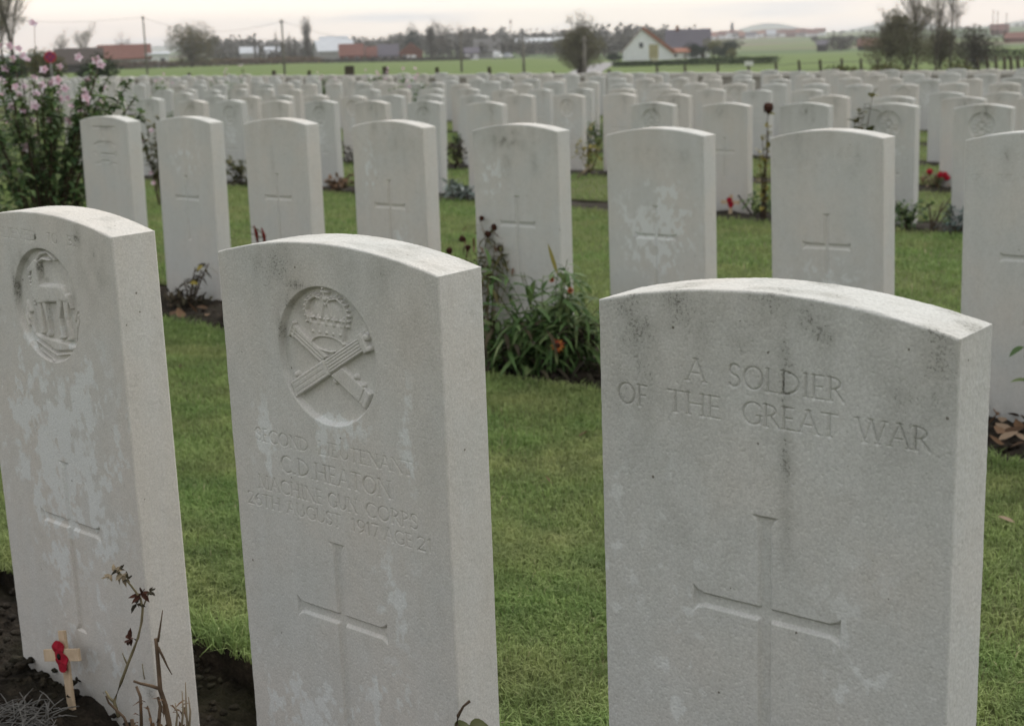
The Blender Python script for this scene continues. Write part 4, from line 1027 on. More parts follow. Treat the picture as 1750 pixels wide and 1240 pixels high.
# foreground: wooden cross with a poppy -----------------------------------------------------------
def poppy_cross(p, s, yaw, lean, roll, label):
    root = empty('poppy_cross', p, yaw, label, 'cross'); root.rotation_euler = (lean, roll, yaw)
    wd = MB(); wd.box((0, 0, .037 * s), (.0185 * s, .005 * s, .126 * s)); wd.box((0, -.0052 * s, .062 * s), (.106 * s, .005 * s, .0195 * s)); wd.box((0, .0, -.045 * s), (.0125 * s, .0046 * s, .05 * s))
    wo = wd.build('wooden_cross', M_WOOD, root)
    bv = wo.modifiers.new('bevel', 'BEVEL'); bv.width = .0007; bv.segments = 2
    pp = MB()
    for (dx, dz, rx, rz, yy) in ((-.004, .0105, .0165, .0150, -.0088), (.006, -.0095, .0170, .0155, -.0104)):
        n = 22; ring = [[0, yy * s - .0012 * s, 0]]
        for k in range(n):
            a = 2 * math.pi * k / n; r = 1 + .05 * math.sin(3 * a) + .03 * math.sin(7 * a)
            ring.append([rx * r * math.cos(a) * s, (yy + .0014 * math.sin(4 * a)) * s, rz * r * math.sin(a) * s])
        ring = np.array(ring) + np.array([dx, 0, .061 + dz]) * np.array([s, 1, s])
        back = ring + np.array([0, .0009 * s, 0])
        V = np.concatenate([ring, back]); m = n + 1
        F = [[0, 1 + k, 1 + (k + 1) % n] for k in range(n)] + [[m, m + 1 + (k + 1) % n, m + 1 + k] for k in range(n)] + [[1 + k, m + 1 + k, m + 1 + (k + 1) % n, 1 + (k + 1) % n] for k in range(n)]
        pp.add(V, F)
    po = pp.build('poppy', M_RED, root)
    MB().blob((.001 * s, -.0122 * s, .061 * s), (.0045 * s, .002 * s, .0052 * s), 10, 6, .1).build('poppy_centre', M_BLACK, po, True)
    return root
b = ground_at(119, 1178)
poppy_cross(b + np.array([0, 0, -.006]), 1.0, -.715, R(-7), R(-15), 'small pale wooden cross with a red paper poppy leaning by the antelope headstone')
b = ground_at(1248, 367); poppy_cross(b, 1.45, -.70, R(-5), R(0), 'tiny distant wooden cross with a red poppy at a third row headstone')
ck = MB(); p0 = ground_at(1289, 368); ck.tube([p0 + np.array([0, 0, -.02]), pos(1262, 334, depth_of(p0) + .1)], [.008, .007], 6)
tag(ck.build('garden_cane', M_BARK, None, True), 'thin grey cane leaning on a third row headstone beside the tiny poppy cross', 'stick')

# foreground rose stem with dried buds
b = ground_at(200, 1212); FD = 1.98
pts = [pos(x, y, FD) for x, y in ((203, 1225), (195, 1198), (207, 1165), (218, 1135), (228, 1110), (236, 1089), (242, 1062), (244, 1039), (240, 1022), (233, 1012), (223, 999), (214, 988), (207, 981), (201, 976))]
root = empty('dying_rose_stem', b, 0, 'thin curved rose stem with shrivelled dark buds before the antelope headstone', 'rose')
m_ = MB(); m_.tube(np.array(pts) - b, np.linspace(.0024, .0011, len(pts)), 6)
m_.tube(np.array([pos(x, y, FD) for x, y in ((243, 1040), (248, 1028), (252, 1018), (256, 1010))]) - b, [.0013, .0011, .001, .0008], 5)
m_.tube(np.array([pos(x, y, FD) for x, y in ((218, 1137), (213, 1125), (209, 1115))]) - b, [.0013, .001, .0006], 5)
m_.tube(np.array([pos(x, y, FD) for x, y in ((195, 1199), (187, 1192), (180, 1180))]) - b, [.0022, .0018, .0014], 5)
m_.tube(np.array([pos(x, y, FD) for x, y in ((247, 1160), (245, 1148), (243, 1133))]) - b, [.0009, .0008, .0005], 4)
m_.build('stem', simple('thin_rose_stem', (.17, .145, .085), .8, .35, 60), root, True)
for (px, py, mt, s) in ((196, 978, M_DRY, .010), (203, 974, M_DARK, .009), (209, 981, M_DRY, .011), (218, 989, M_DARK, .007), (241, 1014, M_HEAD, .013), (256, 1011, M_DARK, .008), (233, 1031, M_DARK, .010), (221, 1092, M_HEAD, .013), (189, 982, M_DRY, .008)):
    m_ = MB()
    for k in range(6): m_.leaf(pos(px, py, FD) - b, RNG.normal(size=3), (0, -.4, .8), s * RNG.uniform(.8, 1.5), s * .6, RNG.uniform(-.6, .9), .4, 3, RNG.random())
    m_.build('shrivelled_bud', mt, root, True)
b = ground_at(285, 1236); FD = 1.93
root = empty('pruned_rose', b, 0, 'brown woody pruned rose twigs at the foot of the antelope headstone', 'rose')
m_ = MB()
for ln, r0, r1 in (([(291, 1262), (289, 1235), (283, 1205), (274, 1178), (271, 1140), (268, 1105), (266, 1090)], .0040, .0023), ([(270, 1096), (274, 1070), (278, 1042)], .0019, .0006), ([(273, 1176), (258, 1171), (240, 1167), (228, 1163)], .0026, .0016), ([(270, 1105), (280, 1125), (287, 1140), (294, 1152)], .0020, .0006),
                   ([(242, 1250), (241, 1215), (240, 1190), (233, 1172)], .0024, .0018), ([(270, 1262), (272, 1230), (274, 1205), (270, 1190)], .003, .002), ([(262, 1255), (257, 1225), (252, 1205)], .002, .001), ([(222, 1250), (212, 1225), (186, 1200), (181, 1188)], .0022, .0012), ([(237, 1262), (228, 1243), (225, 1228)], .0030, .0026)):
    m_.tube(np.array([pos(x, y, FD) for x, y in ln]) - b, np.linspace(r0, r1, len(ln)), 7)
m_.build('branch', simple('rose_wood', (.125, .085, .055), .85, .5, 45), root, True)
m_ = MB()
for ln in ([(321, 1255), (318, 1210), (317, 1165)], [(309, 1255), (313, 1215), (311, 1180)], [(323, 1250), (325, 1215), (322, 1190)], [(300, 1250), (303, 1220), (299, 1200)]):
    m_.tube(np.array([pos(x, y, FD) for x, y in ln]) - b, [.0018, .0014, .0006], 5)
m_.build('dry_stem', M_DRY, root, True)
m_ = MB()
for i in range(34): m_.leaf(pos(RNG.uniform(225, 330), RNG.uniform(1195, 1250), FD + RNG.uniform(-.03, .04)) - b, RNG.normal(size=3), (0, 0, 1.0), RNG.uniform(.008, .020), .0045, .9, .6, 3, RNG.random() * .5)
m_.build('dead_leaf', M_DEAD, root, True)
# grey dried cushion plant in the bottom left corner
b = ground_at(45, 1225); root = empty('dried_lavender', b, 0, 'grey dried twiggy cushion plant in the bottom left corner', 'plant'); m_ = MB()
for i in range(170):
    p0 = ground_at(RNG.uniform(-30, 95), RNG.uniform(1205, 1290)); d = RNG.normal(size=3) * np.array([1, 1, .5]); d[2] = abs(d[2]) * .6 + .15; d /= np.linalg.norm(d); l = RNG.uniform(.02, .06)
    m_.tube(np.array([p0, p0 + d * l * .6, p0 + d * l + np.array([0, 0, -.006])]) - b, [.0011, .0009, .0005], 4)
m_.build('twig', M_GREYTWIG, root, True)
# rose shoot between the machine gunner's stone and the soldier's stone
b = ground_at(812, 1420); FD = 1.42; b = pos(806, 1290, FD); b[2] = float(gz(b[0], b[1])); root = empty('rose_shoot', b, 0, 'curled dull green leaf and bent brown stem tip before the machine gunner headstone', 'rose')
m_ = MB(); m_.tube(np.array([b + np.array([0, 0, -.02]), pos(790, 1300, FD), pos(780, 1240, FD), pos(783, 1222, FD), pos(792, 1206, FD), pos(803, 1197, FD)]) - b, [.003, .0026, .002, .0017, .0013, .0016], 6); m_.tube(np.array([pos(790, 1300, FD), pos(806, 1262, FD), pos(812, 1240, FD)]) - b, [.0024, .002, .0015], 6); m_.build('stem', M_TWIG, root, True)
m_ = MB()
for (x0, y0, x1, y1, w) in ((776, 1246, 800, 1234, .016), (800, 1246, 838, 1238, .022), (812, 1252, 842, 1252, .022)):
    p0, p1 = pos(x0, y0, FD), pos(x1, y1, FD); m_.leaf(p0 - b, p1 - p0, (0, -.3, 1), np.linalg.norm(p1 - p0) * 1.1, w, .35, .35, 6, RNG.random() * .5)
m_.build('foliage', M_OLIVE, root, True)
# leaf sprig at the right edge
b = row_pt(1772, 3.80); D6 = depth_of(b)
leafy('rose_sprig', 'green leaf sprig entering from the right edge before the cut off headstone', 'rose', b, [pos(1752, 590, D6), pos(1770, 560, D6)], M_GREEN, M_TWIG, 3, .05, .02, .003)
m_ = MB(); m_.leaf(pos(1750, 592, D6), pos(1724, 602, D6) - pos(1750, 592, D6), (0, -.2, 1), .05, .026, .3, .2, 5, .4); o = m_.build('foliage', M_GREEN, bpy.data.objects['rose_sprig'], True); o.location = -np.array(b)

# plants between the further rows: px, c of the bed, height, half width, leaf material, leaves, leaf length
def clump(name, label, px, c, h, w, mat_, n, L, W=None, stemm=None, cat='plant', tipsn=6, group=None):
    b = row_pt(px, c)
    tips = [b + np.array([RNG.uniform(-w, w), RNG.uniform(-w, w), h * RNG.uniform(.55, 1.0)]) for i in range(tipsn)]
    return leafy(name, label, cat, b, tips, mat_, stemm or M_TWIG, max(3, n // (2 * tipsn)), L, W or L * .5, .004, (n // 2, b + np.array([0, 0, h * .45]), (w * 1.1, w, h * .45)), group, droop=.5, start=.2)
clump('lambs_ear', 'low silvery leaved plant before the third row, between two second row headstones', 780, 8.80, .15, .13, M_GREY, 170, .075, .034)
clump('dark_shrub', 'dark dense rounded shrub in the gap left of the stained second row headstone', 776, 11.7, .32, .13, M_DARK, 260, .05)
clump('green_tuft', 'small green tuft far down the gap above the dark rounded shrub', 783, 15.0, .22, .1, M_GREEN, 110, .06)
clump('evergreen_shrub', 'dark green upright shrub in the fifth row bed above the yellowing rose', 1018, 14.75, .42, .14, M_GREEN, 260, .06)
yr = clump('yellowing_rose', 'yellowing rose bush right of the stained second row headstone', 1004, 11.8, .52, .17, M_YEL, 90, .07, None, M_TWIG, 'rose', 8)
b0 = row_pt(982, 11.3); m_ = MB(); m_.tube([b0, pos(1012, 282, depth_of(b0))], [.012, .01], 6); tag(m_.build('garden_cane', M_DRY, None, True), 'pale cane leaning beside the yellowing rose bush', 'stick')
b = row_pt(1306, 8.85); D7 = depth_of(b)
dr_ = leafy('faded_rose', 'tall yellow green rose with one dark dead bloom between two second row headstones', 'rose', b, [pos(1313, 186, D7), pos(1303, 235, D7), pos(1312, 215, D7), pos(1296, 255, D7), pos(1310, 270, D7), pos(1300, 300, D7), pos(1308, 320, D7)], M_YEL, M_TWIG, 12, .055, .03, .005)
m_ = MB(); m_.blob(pos(1313, 184, D7) - b, .034, 9, 7, .22)
for k in range(12): m_.leaf(pos(1313, 186, D7) - b, RNG.normal(size=3), (0, 0, 1.0), .045, .03, .5, .3, 3)
m_.build('dead_bloom', M_HEAD, dr_, True)
clump('green_tuft', 'green tuft low beside the faded tall rose', 1300, 9.1, .18, .1, M_GREEN, 110, .05)
b = row_pt(1467, 8.9); D8 = depth_of(b)
leafy('climbing_rose', 'loose yellow green rose spray in front of the badge headstone of the third row', 'rose', b, [pos(1490, 160, D8), pos(1470, 185, D8), pos(1460, 200, D8), pos(1476, 178, D8), pos(1464, 215, D8)], M_OLIVE, M_TWIG, 12, .07, .04, .005)
clump('low_shrub', 'low bushy dark green shrub at the foot of the third row badge headstone', 1556, 8.85, .20, .14, M_GREEN, 300, .045)
b = row_pt(1598, 8.8); D9 = depth_of(b)
leafy('bare_rose', 'nearly leafless branching rose between the low shrub and the grey clump', 'rose', b, [pos(1625, 338, D9), pos(1612, 345, D9), pos(1588, 350, D9), pos(1632, 352, D9), pos(1600, 360, D9)], M_DARK, M_TWIG, 2, .03, .015, .008)
clump('lavender', 'blue grey rounded clump left of the cut off second row headstone', 1640, 8.75, .18, .12, M_BLUE, 260, .05, .012)
clump('brown_shrub', 'small brown shrub behind the red poppies in the fourth row', 1600, 12.1, .14, .14, M_DEAD, 150, .05)
b = row_pt(1604, 11.75); wr = leafy('poppy_spray', 'little spray of red poppies low in the fourth row at right', 'flowers', b, [b + np.array([-.06, 0, .16]), b + np.array([.02, 0, .13]), b + np.array([.07, 0, .12])], M_GREEN, M_STEM, 6, .06, .02)
for dx, dz in ((-.07, .17), (.02, .14), (.06, .14), (.08, .115)): MB().blob((dx, -.03, dz), (.028, .02, .026), 8, 6, .12).build('poppy', M_RED, wr, True)
clump('brown_clump', 'withered brownish clump before the third row, left of the chipped headstone', 572, 8.80, .16, .13, M_DEAD, 150, .06)
clump('green_clump', 'green and brown low clump between the second and third second row headstones', 404, 8.85, .26, .12, M_OLIVE, 150, .07)
clump('dark_shrub', 'small dark shrub in the fourth row bed left of the chipped headstone', 597, 11.7, .26, .11, M_DARK, 150, .05)
clump('upright_evergreen', 'dark green upright bush among the headstones near the pink shrub', 290, 14.7, .45, .11, M_GREEN, 220, .06)
for (px, c, h, w, lab) in ((395, 20.9, 1.02, .42, 'pink rose bush standing above the far headstones at left'), (704, 17.9, .98, .36, 'pink rose bush standing above the far headstones near the middle'), (282, 17.9, .92, .2, 'thin pink rose sprig above the headstones right of the flowering shrub'), (648, 24.0, .9, .3, 'low pink rose bush before the boundary wall near the middle'), (560, 24.0, .85, .25, 'small pink rose bush before the boundary wall, left of the thick dark post')):
    rb = clump('rose_bush', lab, px, c, h, w, M_MID, 260, .09, .05, M_TWIG, 'rose', 9)
    bb_ = np.array(rb.location)
    for i in range(9 if w > .25 else 4): add_blossom(rb, bb_ + np.array([RNG.uniform(-w, w), RNG.uniform(-.2, .1), h * RNG.uniform(.75, 1.12)]), 1.25)
# ------------------------------------------------------------------ beyond the wall
def top_h(px, ytop, d):
    """height above the ground of something at distance d whose top is seen at ytop"""
    v = ray(px, ytop); v = v / np.hypot(v[0], v[1]) * d
    return float(v[2] + CAMH - tz(v[0], v[1]))
M_TWIGS = simple('winter_twigs', (.17, .145, .122), .95, .3, 3); M_TRUNK = simple('tree_bark', (.11, .096, .08), .95, .4, 4)
M_FAR = leafmat('far_tree_crown', [(.075, .070, .055), (.105, .098, .080), (.14, .128, .108)], .95, .1)
M_WILLOW = leafmat('autumn_willow_leaf', [(.050, .058, .022), (.080, .085, .030), (.12, .105, .040), (.19, .135, .045)], .9, .2)
M_CONIFER = leafmat('conifer_needles', [(.010, .020, .011), (.018, .032, .016), (.030, .048, .024)], .9, .05)
M_HEDGE = leafmat('hedge_leaf', [(.014, .028, .012), (.025, .045, .018), (.040, .062, .026)], .9, .1)
M_RUSSET = leafmat('russet_scrub', [(.13, .085, .06), (.19, .125, .085), (.23, .165, .115), (.14, .13, .07)], .95, .1)
M_SAGE = leafmat('sage_tree_leaf', [(.115, .112, .070), (.16, .153, .10), (.21, .197, .135)], .95, .15)
M_LIME = leafmat('yellow_green_leaf', [(.105, .115, .035), (.15, .15, .05), (.19, .18, .075)], .9, .15)

def bare_tree(name, label, px, d, h, spread, leaf=None, nleaf=0, lsize=.2, stems=1, seed=0, trunk=None, upright=.55, group=None, fork=.22, lean=0.0, fill=None):
    """tapered trunk with branching limbs and twigs, thin leaves if any. parts: trunk, crown, foliage"""
    g = np.random.default_rng(seed); root = empty(name, at(px, d), 0, label, 'tree', group)
    tr = MB(); cr = MB(); tips = []
    def grow(p, dr, L, r, lev):
        k = 4; P = [p]; q = p.copy(); v = dr.copy()
        for i in range(k):
            v = v + g.normal(0, .05 if lev == 0 else .12, 3) + np.array([0, 0, .06 * upright]); v /= np.linalg.norm(v); q = q + v * L / k; P.append(q.copy())
        (tr if lev <= 1 else cr).tube(P, np.linspace(r, r * .55, k + 1), 6 if lev <= 1 else 3, cap=False)
        if lev >= 4: tips.extend(P[2:]); return
        n = (13, 8, 6, 4)[lev]
        for i in range(n):
            t = g.uniform(fork if lev == 0 else .2, 1.0); j = t * k; a = int(min(j, k - 1)); o = P[a] + (P[a + 1] - P[a]) * (j - a)
            s = g.normal(size=3); s[2] = abs(s[2]) * .5 * upright * 2; s -= v * (s @ v) * .3; s /= np.linalg.norm(s)
            w = v * (upright + .25) + s * spread; w /= np.linalg.norm(w)
            grow(o, w, L * g.uniform(.38, .62) * (1.15 - .35 * t), r * .42 * (1.1 - .4 * t), lev + 1)
    for s_ in range(stems):
        off = np.array([*g.normal(0, .05 * h * (stems > 1), 2), -.1]); dr = np.array([lean + g.normal(0, .10 * (stems > 1) * 2), g.normal(0, .15), 1.0]); dr /= np.linalg.norm(dr)
        grow(off, dr, h * .78 * g.uniform(.85, 1.08), trunk or h * .012, 0)
    tr.build('trunk', M_TRUNK, root, True); cr.build('crown', M_TWIGS, root)
    if leaf and nleaf:
        T = np.array(tips); P = T[g.integers(0, len(T), nleaf)] + g.normal(0, lsize * .8, (nleaf, 3))
        if fill:      # twiggy growth through the whole crown: (count, half width, lowest height)
            q = g.normal(size=(fill[0], 3)); q /= np.linalg.norm(q, axis=1, keepdims=True); q *= g.uniform(0, 1, (fill[0], 1)) ** .40
            q[:, :2] *= .72 + .56 * fbm(q[:, 0] * 2.2 + q[:, 2] * 3 + seed, q[:, 1] * 2.2, seed, 3)[:, None]
            keep = fbm(q[:, 0] * 3.4 + seed, q[:, 2] * 3.4 + q[:, 1], seed + 3, 3) > .36; q = q[keep]
            P = np.concatenate([P, q * np.array([fill[1], fill[1], (h * .93 - fill[2]) * .5]) + np.array([0, 0, (h * .93 + fill[2]) * .5])])
        leafcards(P, lsize, 'foliage', leaf, root)
    return root
def bushy(name, label, px, d, h, w, leaf, n, lsize, cat='bush', seed=0, lobes=9, group=None, trunk_h=.15, base=.0, depth=None):
    """dense crown of leaf clumps on a short trunk, uneven outline"""
    g = np.random.default_rng(seed); root = empty(name, at(px, d), 0, label, cat, group); dp = depth or w
    C = []
    for i in range(lobes):
        a = g.uniform(0, 2 * math.pi); r = g.uniform(.15, .8); zz = g.uniform(base + .16, .84)
        sh = math.sqrt(max(.1, 1 - ((zz - .45) / .6) ** 2))
        C.append((np.array([math.cos(a) * r * w * .42 * sh, math.sin(a) * r * dp * .42 * sh, zz * h]), g.uniform(.16, .30)))
    P = []
    for (c, s) in C:
        m_ = int(n / lobes); q = g.normal(size=(m_, 3)); q /= np.linalg.norm(q, axis=1, keepdims=True); q *= (g.uniform(0, 1, (m_, 1)) ** .35)
        P.append(c + q * np.array([w * s * 1.15, dp * s * 1.15, h * s]))
    P = np.concatenate(P); P = P[P[:, 2] > base * h]
    t = MB(); t.tube([[0, 0, -.2], [.02 * w, 0, h * .3], [0, .02 * w, h * .7]], [h * .03, h * .022, h * .006], 6)
    for (c, s) in C: t.tube([[0, 0, h * trunk_h], c * .6 + np.array([0, 0, h * .05]), c], [h * .013, h * .009, h * .003], 4)
    t.build('trunk', M_TRUNK, root, True)
    leafcards(P, lsize, 'crown', leaf, root)
    return root
def hedge(name, label, pxa, pxb, d, da, h, thick, leaf, n, lsize, seed=0):
    a = at(pxa, d); b_ = at(pxb, da); g = np.random.default_rng(seed); root = empty(name, a, 0, label, 'hedge'); t = g.uniform(0, 1, n)
    P = (b_ - a)[None] * t[:, None] + np.stack([g.normal(0, thick * .4, n), g.uniform(-.5, .5, n) * thick, g.uniform(0, 1, n) ** .8 * h * (.82 + .3 * fbm(t * 24, t * 0 + seed, 3, 3))], 1)
    P[:, 2] += tz(P[:, 0] + a[0], P[:, 1] + a[1]) - a[2] - (b_ - a)[2] * t
    leafcards(P, lsize, 'foliage', leaf, root, 0.2); m_ = MB()
    for i in range(24):
        q = (b_ - a) * (i + .5) / 24; m_.tube([q + np.array([0, 0, -.2]), q + np.array([.05, 0, h * .7])], [.06, .02], 4)
    m_.build('branch', M_TRUNK, root); return root

WHITEW = simple('whitewashed_wall', (.80, .82, .84), .9, .08, 1.5); BRICKW = simple('brick_wall', (.22, .10, .07), .9, .25, 3); GREYW = simple('grey_render', (.33, .32, .31), .9, .15, 1); DARKW = simple('dark_boards', (.06, .055, .05), .9, .3, 2)
TILE = simple('red_roof_tiles', (.215, .098, .076), .85, .3, 2.5); ORTILE = simple('orange_roof_tiles', (.31, .135, .085), .85, .25, 3); SLATE = simple('purple_grey_slates', (.135, .125, .15), .8, .2, 3); BROWNT = simple('brown_roof_tiles', (.075, .060, .052), .9, .25, 3)
METAL = simple('pale_sheet_roof', (.50, .53, .57), .6, .1, .4); GLASS = simple('dark_window_glass', (.045, .055, .065), .25, .2, 3, .5); FRAME = simple('white_window_frame', (.7, .7, .7), .7, .05, 3)

def gable_house(name, label, px, d, w, dep, hw, hr, yaw, wall, roof, wins=(), doors=(), chim=None, cat='house', apex=.5, hw2=None, ridge='x', group=None, verge=.22, verge_l=None):
    """ridge 'x': the long eaves side faces the camera; ridge 'y': the gable faces the camera"""
    root = empty(name, at(px, d) + np.array([0, 0, -.25]), R(yaw) - math.atan2(at(px, d)[0], d), label, cat, group)
    h2 = hw if hw2 is None else hw2
    m_ = MB()
    if ridge == 'y':
        pr_ = [(-w / 2, 0), (w / 2, 0), (w / 2, h2), (-w / 2 + w * apex, hw + hr), (-w / 2, hw)]
        n = 5; V = [(x, 0, z) for x, z in pr_] + [(x, dep, z) for x, z in pr_]
    else:
        pr_ = [(0, 0), (dep, 0), (dep, h2), (dep * apex, hw + hr), (0, hw)]
        n = 5; V = [(-w / 2, y, z) for y, z in pr_] + [(w / 2, y, z) for y, z in pr_]
    m_.add(V, [[0, 1, 2, 3, 4], [9, 8, 7, 6, 5]] + [[i, i + 5, (i + 1) % 5 + 5, (i + 1) % 5] for i in range(5)])
    wo = m_.build('wall', wall, root)
    r_ = MB(); o = .35
    def slab(A, B, C, D_, th=verge):
        A, B, C, D_ = map(np.array, (A, B, C, D_)); nn = np.cross(B - A, D_ - A); nn = nn / np.linalg.norm(nn); nn = nn if nn[2] > 0 else -nn
        r_.add([A + nn * .04, B + nn * .04, C + nn * .04, D_ + nn * .04, A + nn * th, B + nn * th, C + nn * th, D_ + nn * th], [[0, 3, 2, 1], [4, 5, 6, 7], [0, 1, 5, 4], [1, 2, 6, 5], [2, 3, 7, 6], [3, 0, 4, 7]])
    if ridge == 'y':
        ax = -w / 2 + w * apex; za = hw + hr; s1 = (za - hw) / (ax + w / 2); s2 = (za - h2) / (w / 2 - ax)
        slab((-w / 2 - o, -o, hw - o * s1), (ax, -o, za), (ax, dep + o, za), (-w / 2 - o, dep + o, hw - o * s1), verge_l or verge); slab((ax, -o, za), (w / 2 + o, -o, h2 - o * s2), (w / 2 + o, dep + o, h2 - o * s2), (ax, dep + o, za))
    else:
        ay = dep * apex; za = hw + hr; s1 = (za - hw) / ay; s2 = (za - h2) / (dep - ay)
        slab((-w / 2 - o, -o, hw - o * s1), (w / 2 + o, -o, hw - o * s1), (w / 2 + o, ay, za), (-w / 2 - o, ay, za)); slab((-w / 2 - o, ay, za), (w / 2 + o, ay, za), (w / 2 + o, dep + o, h2 - o * s2), (-w / 2 - o, dep + o, h2 - o * s2))
    ro = r_.build('roof', roof, root)
    if chim:
        x, y, z, s = chim; MB().box((x, y, z), (s, s, s * 2.4)).box((x, y, z + s * 1.25), (s * 1.2, s * 1.2, s * .3)).build('chimney', BRICKW, ro)
    for (x, z, ww, hh) in wins:
        f = MB().box((x, -.03, z), (ww + .16, .10, hh + .16)).build('window', FRAME, root); MB().box((x, -.09, z), (ww, .06, hh)).build('pane', GLASS, f)
    for (x, ww, hh, mt) in doors: MB().box((x, -.05, hh / 2), (ww, .12, hh)).build('door', mt, root)
    return root
# white cottage, catslide roof on the right
d = 300; k = d / 2481.0
gable_house('white_cottage', 'white gabled cottage with red tiled roof and one small dark window', 1106, d, 82 * k, 8.5, 2.2, 4.15, 0, WHITEW, ORTILE, [(-1.2, 3.25, .75, 1.0)], (), None, 'house', .385, 1.55, 'y', verge=.75, verge_l=.10)
gable_house('slate_farmhouse', 'grey slate roofed farmhouse behind the white cottage', 1176, 330, 9.5, 9, 2.0, 4.4, 0, WHITEW, SLATE, [(1.6, 1.2, 1.1, .9)], [(3.2, 1.0, 1.9, DARKW)], (-2.4, 4.2, 6.6, .6), hw2=2.0)
gable_house('tiled_outhouse', 'low orange tiled outhouse in front of the slate roofed farmhouse', 1163, 312, 4.0, 3.5, 1.6, .7, 0, WHITEW, ORTILE, [(-1.0, 1.0, .6, .6)], [(1.0, .9, 1.6, GREYW)])
root = empty('roadside_board', at(1117, 215), 0, 'tall tan board on two posts standing before the white cottage', 'board'); zt = top_h(1117, 76, 215); zb = top_h(1117, 100, 215)
MB().box((0, 0, (zt + zb) / 2), (1.35, .07, zt - zb)).build('panel', simple('tan_board', (.40, .36, .22), .85, .15, 1), root); MB().box((.1, -.04, zb - .35), (1.0, .06, .62)).build('notice_panel', simple('pale_notice', (.52, .50, .36), .8, .1, 1), root)
for x in (-.5, .5): MB().box((x, .08, zb * .5), (.1, .09, zb + .4)).build('post', M_TRUNK, root)
bushy('garden_bush', 'rounded dark green bush at the left corner of the white cottage', 1051, 296, top_h(1051, 91, 296), 3.6, M_HEDGE, 1500, .28, seed=2)
hedge('clipped_hedge', 'long low dark clipped hedge below the white cottage', 1048, 1182, 186, 182, max(.3, top_h(1115, 104.5, 184)), .7, M_HEDGE, 5200, .13, 3)
hedge('garden_hedge', 'tall straight dark garden hedge running right from the slate farmhouse', 1178, 1329, 176, 172, top_h(1250, 97.5, 174) * .95, .8, M_HEDGE, 5200, .14, 4)
bushy('clipped_yew', 'dark rounded evergreen beside the slate roofed farmhouse', 1191, 292, top_h(1191, 73, 292), 4.6, M_CONIFER, 1400, .3, 'tree', 5)
bushy('broad_evergreen', 'dark broad evergreen behind the pale green conical bush', 1240, 294, top_h(1240, 67, 294), 6.4, M_CONIFER, 1700, .32, 'tree', 6)
bushy('lime_tree', 'yellow green round tree between the two dark evergreens', 1219, 303, top_h(1219, 60, 303), 6.2, M_LIME, 1000, .32, 'tree', 7)
bushy('golden_cypress', 'pale green conical bush in front of the dark broad evergreen', 1251, 279, top_h(1251, 81, 279), 2.8, M_LIME, 700, .22, 'bush', 8)
# road to the cottage
rm = simple('pale_road', (.26, .255, .26), .9, .12, .5); P = [at(955, 62), at(968, 82), at(985, 108), at(1003, 150), at(1025, 205), at(1045, 262)]; V = []
for i, p in enumerate(P):
    t = (P[min(i + 1, len(P) - 1)] - P[max(i - 1, 0)])[:2]; t = t / np.hypot(*t); nn = np.array([-t[1], t[0]])
    for s in (-1.6, 1.6): q = p[:2] + nn * s; V.append([q[0], q[1], float(tz(q[0], q[1])) + .035])
link('road', mesh_np('road', V, [np.array([[2 * i, 2 * i + 1, 2 * i + 3, 2 * i + 2] for i in range(len(P) - 1)])], True, None, [rm]), kind='structure')
# left farm
gable_house('dark_barn', 'dark brown roofed barn at left behind the red round road sign', 136, 250, 7.2, 8, 1.6, 2.4, 0, DARKW, BROWNT, [(-2.4, 1.3, .7, .6)], (), hw2=1.6)
gable_house('red_roof_farmhouse', 'long low farmhouse with a red tiled roof at left', 214, 350, 11.4, 8, 2.6, 3.0, 0, GREYW, TILE, [(-4.6, 1.5, .9, .9), (-2.6, 1.5, .9, .9), (2.2, 1.5, .9, .9), (4.4, 1.5, .9, .9)], [(0, 1.1, 2.0, DARKW)], (-.5, 4, 5.4, .5))
gable_house('white_bungalow', 'white flat looking bungalow between red roofed farmhouse and round tree', 270, 350, 5.0, 6, 3.2, .5, 0, WHITEW, METAL, [(1.1, 1.9, 1.1, 1.0)], [(-.8, 1.0, 2.0, GREYW)])
bare_tree('bare_tree', 'small bare tree rising behind the dark brown barn', 148, 262, top_h(148, 50, 262), .8, M_SAGE, 250, .3, 1, 21)
bare_tree('bare_tree', 'thin bare tree left of the dark brown barn', 108, 262, top_h(108, 60, 262), .6, M_SAGE, 150, .3, 1, 22)
bare_tree('bare_tree', 'slim bare tree behind the red roofed farmhouse', 217, 372, top_h(217, 60, 372), .6, None, 0, .3, 1, 23)
bushy('dark_thicket', 'dark olive thicket behind the flowering shrub at far left', 78, 92, top_h(78, 84, 92), 3.0, M_OLIVE, 3600, .16, seed=24, lobes=16)
bushy('dark_thicket', 'low dark green thicket right of the red round road sign', 165, 92, top_h(165, 97, 92), 3.0, M_HEDGE, 3600, .16, seed=25, lobes=16)
bushy('dark_thicket', 'dark thicket at the extreme left behind the tall tree', 20, 95, top_h(20, 88, 95), 3.8, M_HEDGE, 3600, .16, seed=26, lobes=16)
bare_tree('tall_poplar', 'tall thinly leaved tree at the upper left corner', 29, 110, 11.0, .8, M_SAGE, 3600, .12, 1, 27, .17, .7, fork=.35)
bare_tree('young_poplar', 'slender second trunk beside the tall tree at the left edge', 3, 118, 8.0, .5, M_SAGE, 2200, .12, 1, 28, .09, .7, fork=.35)
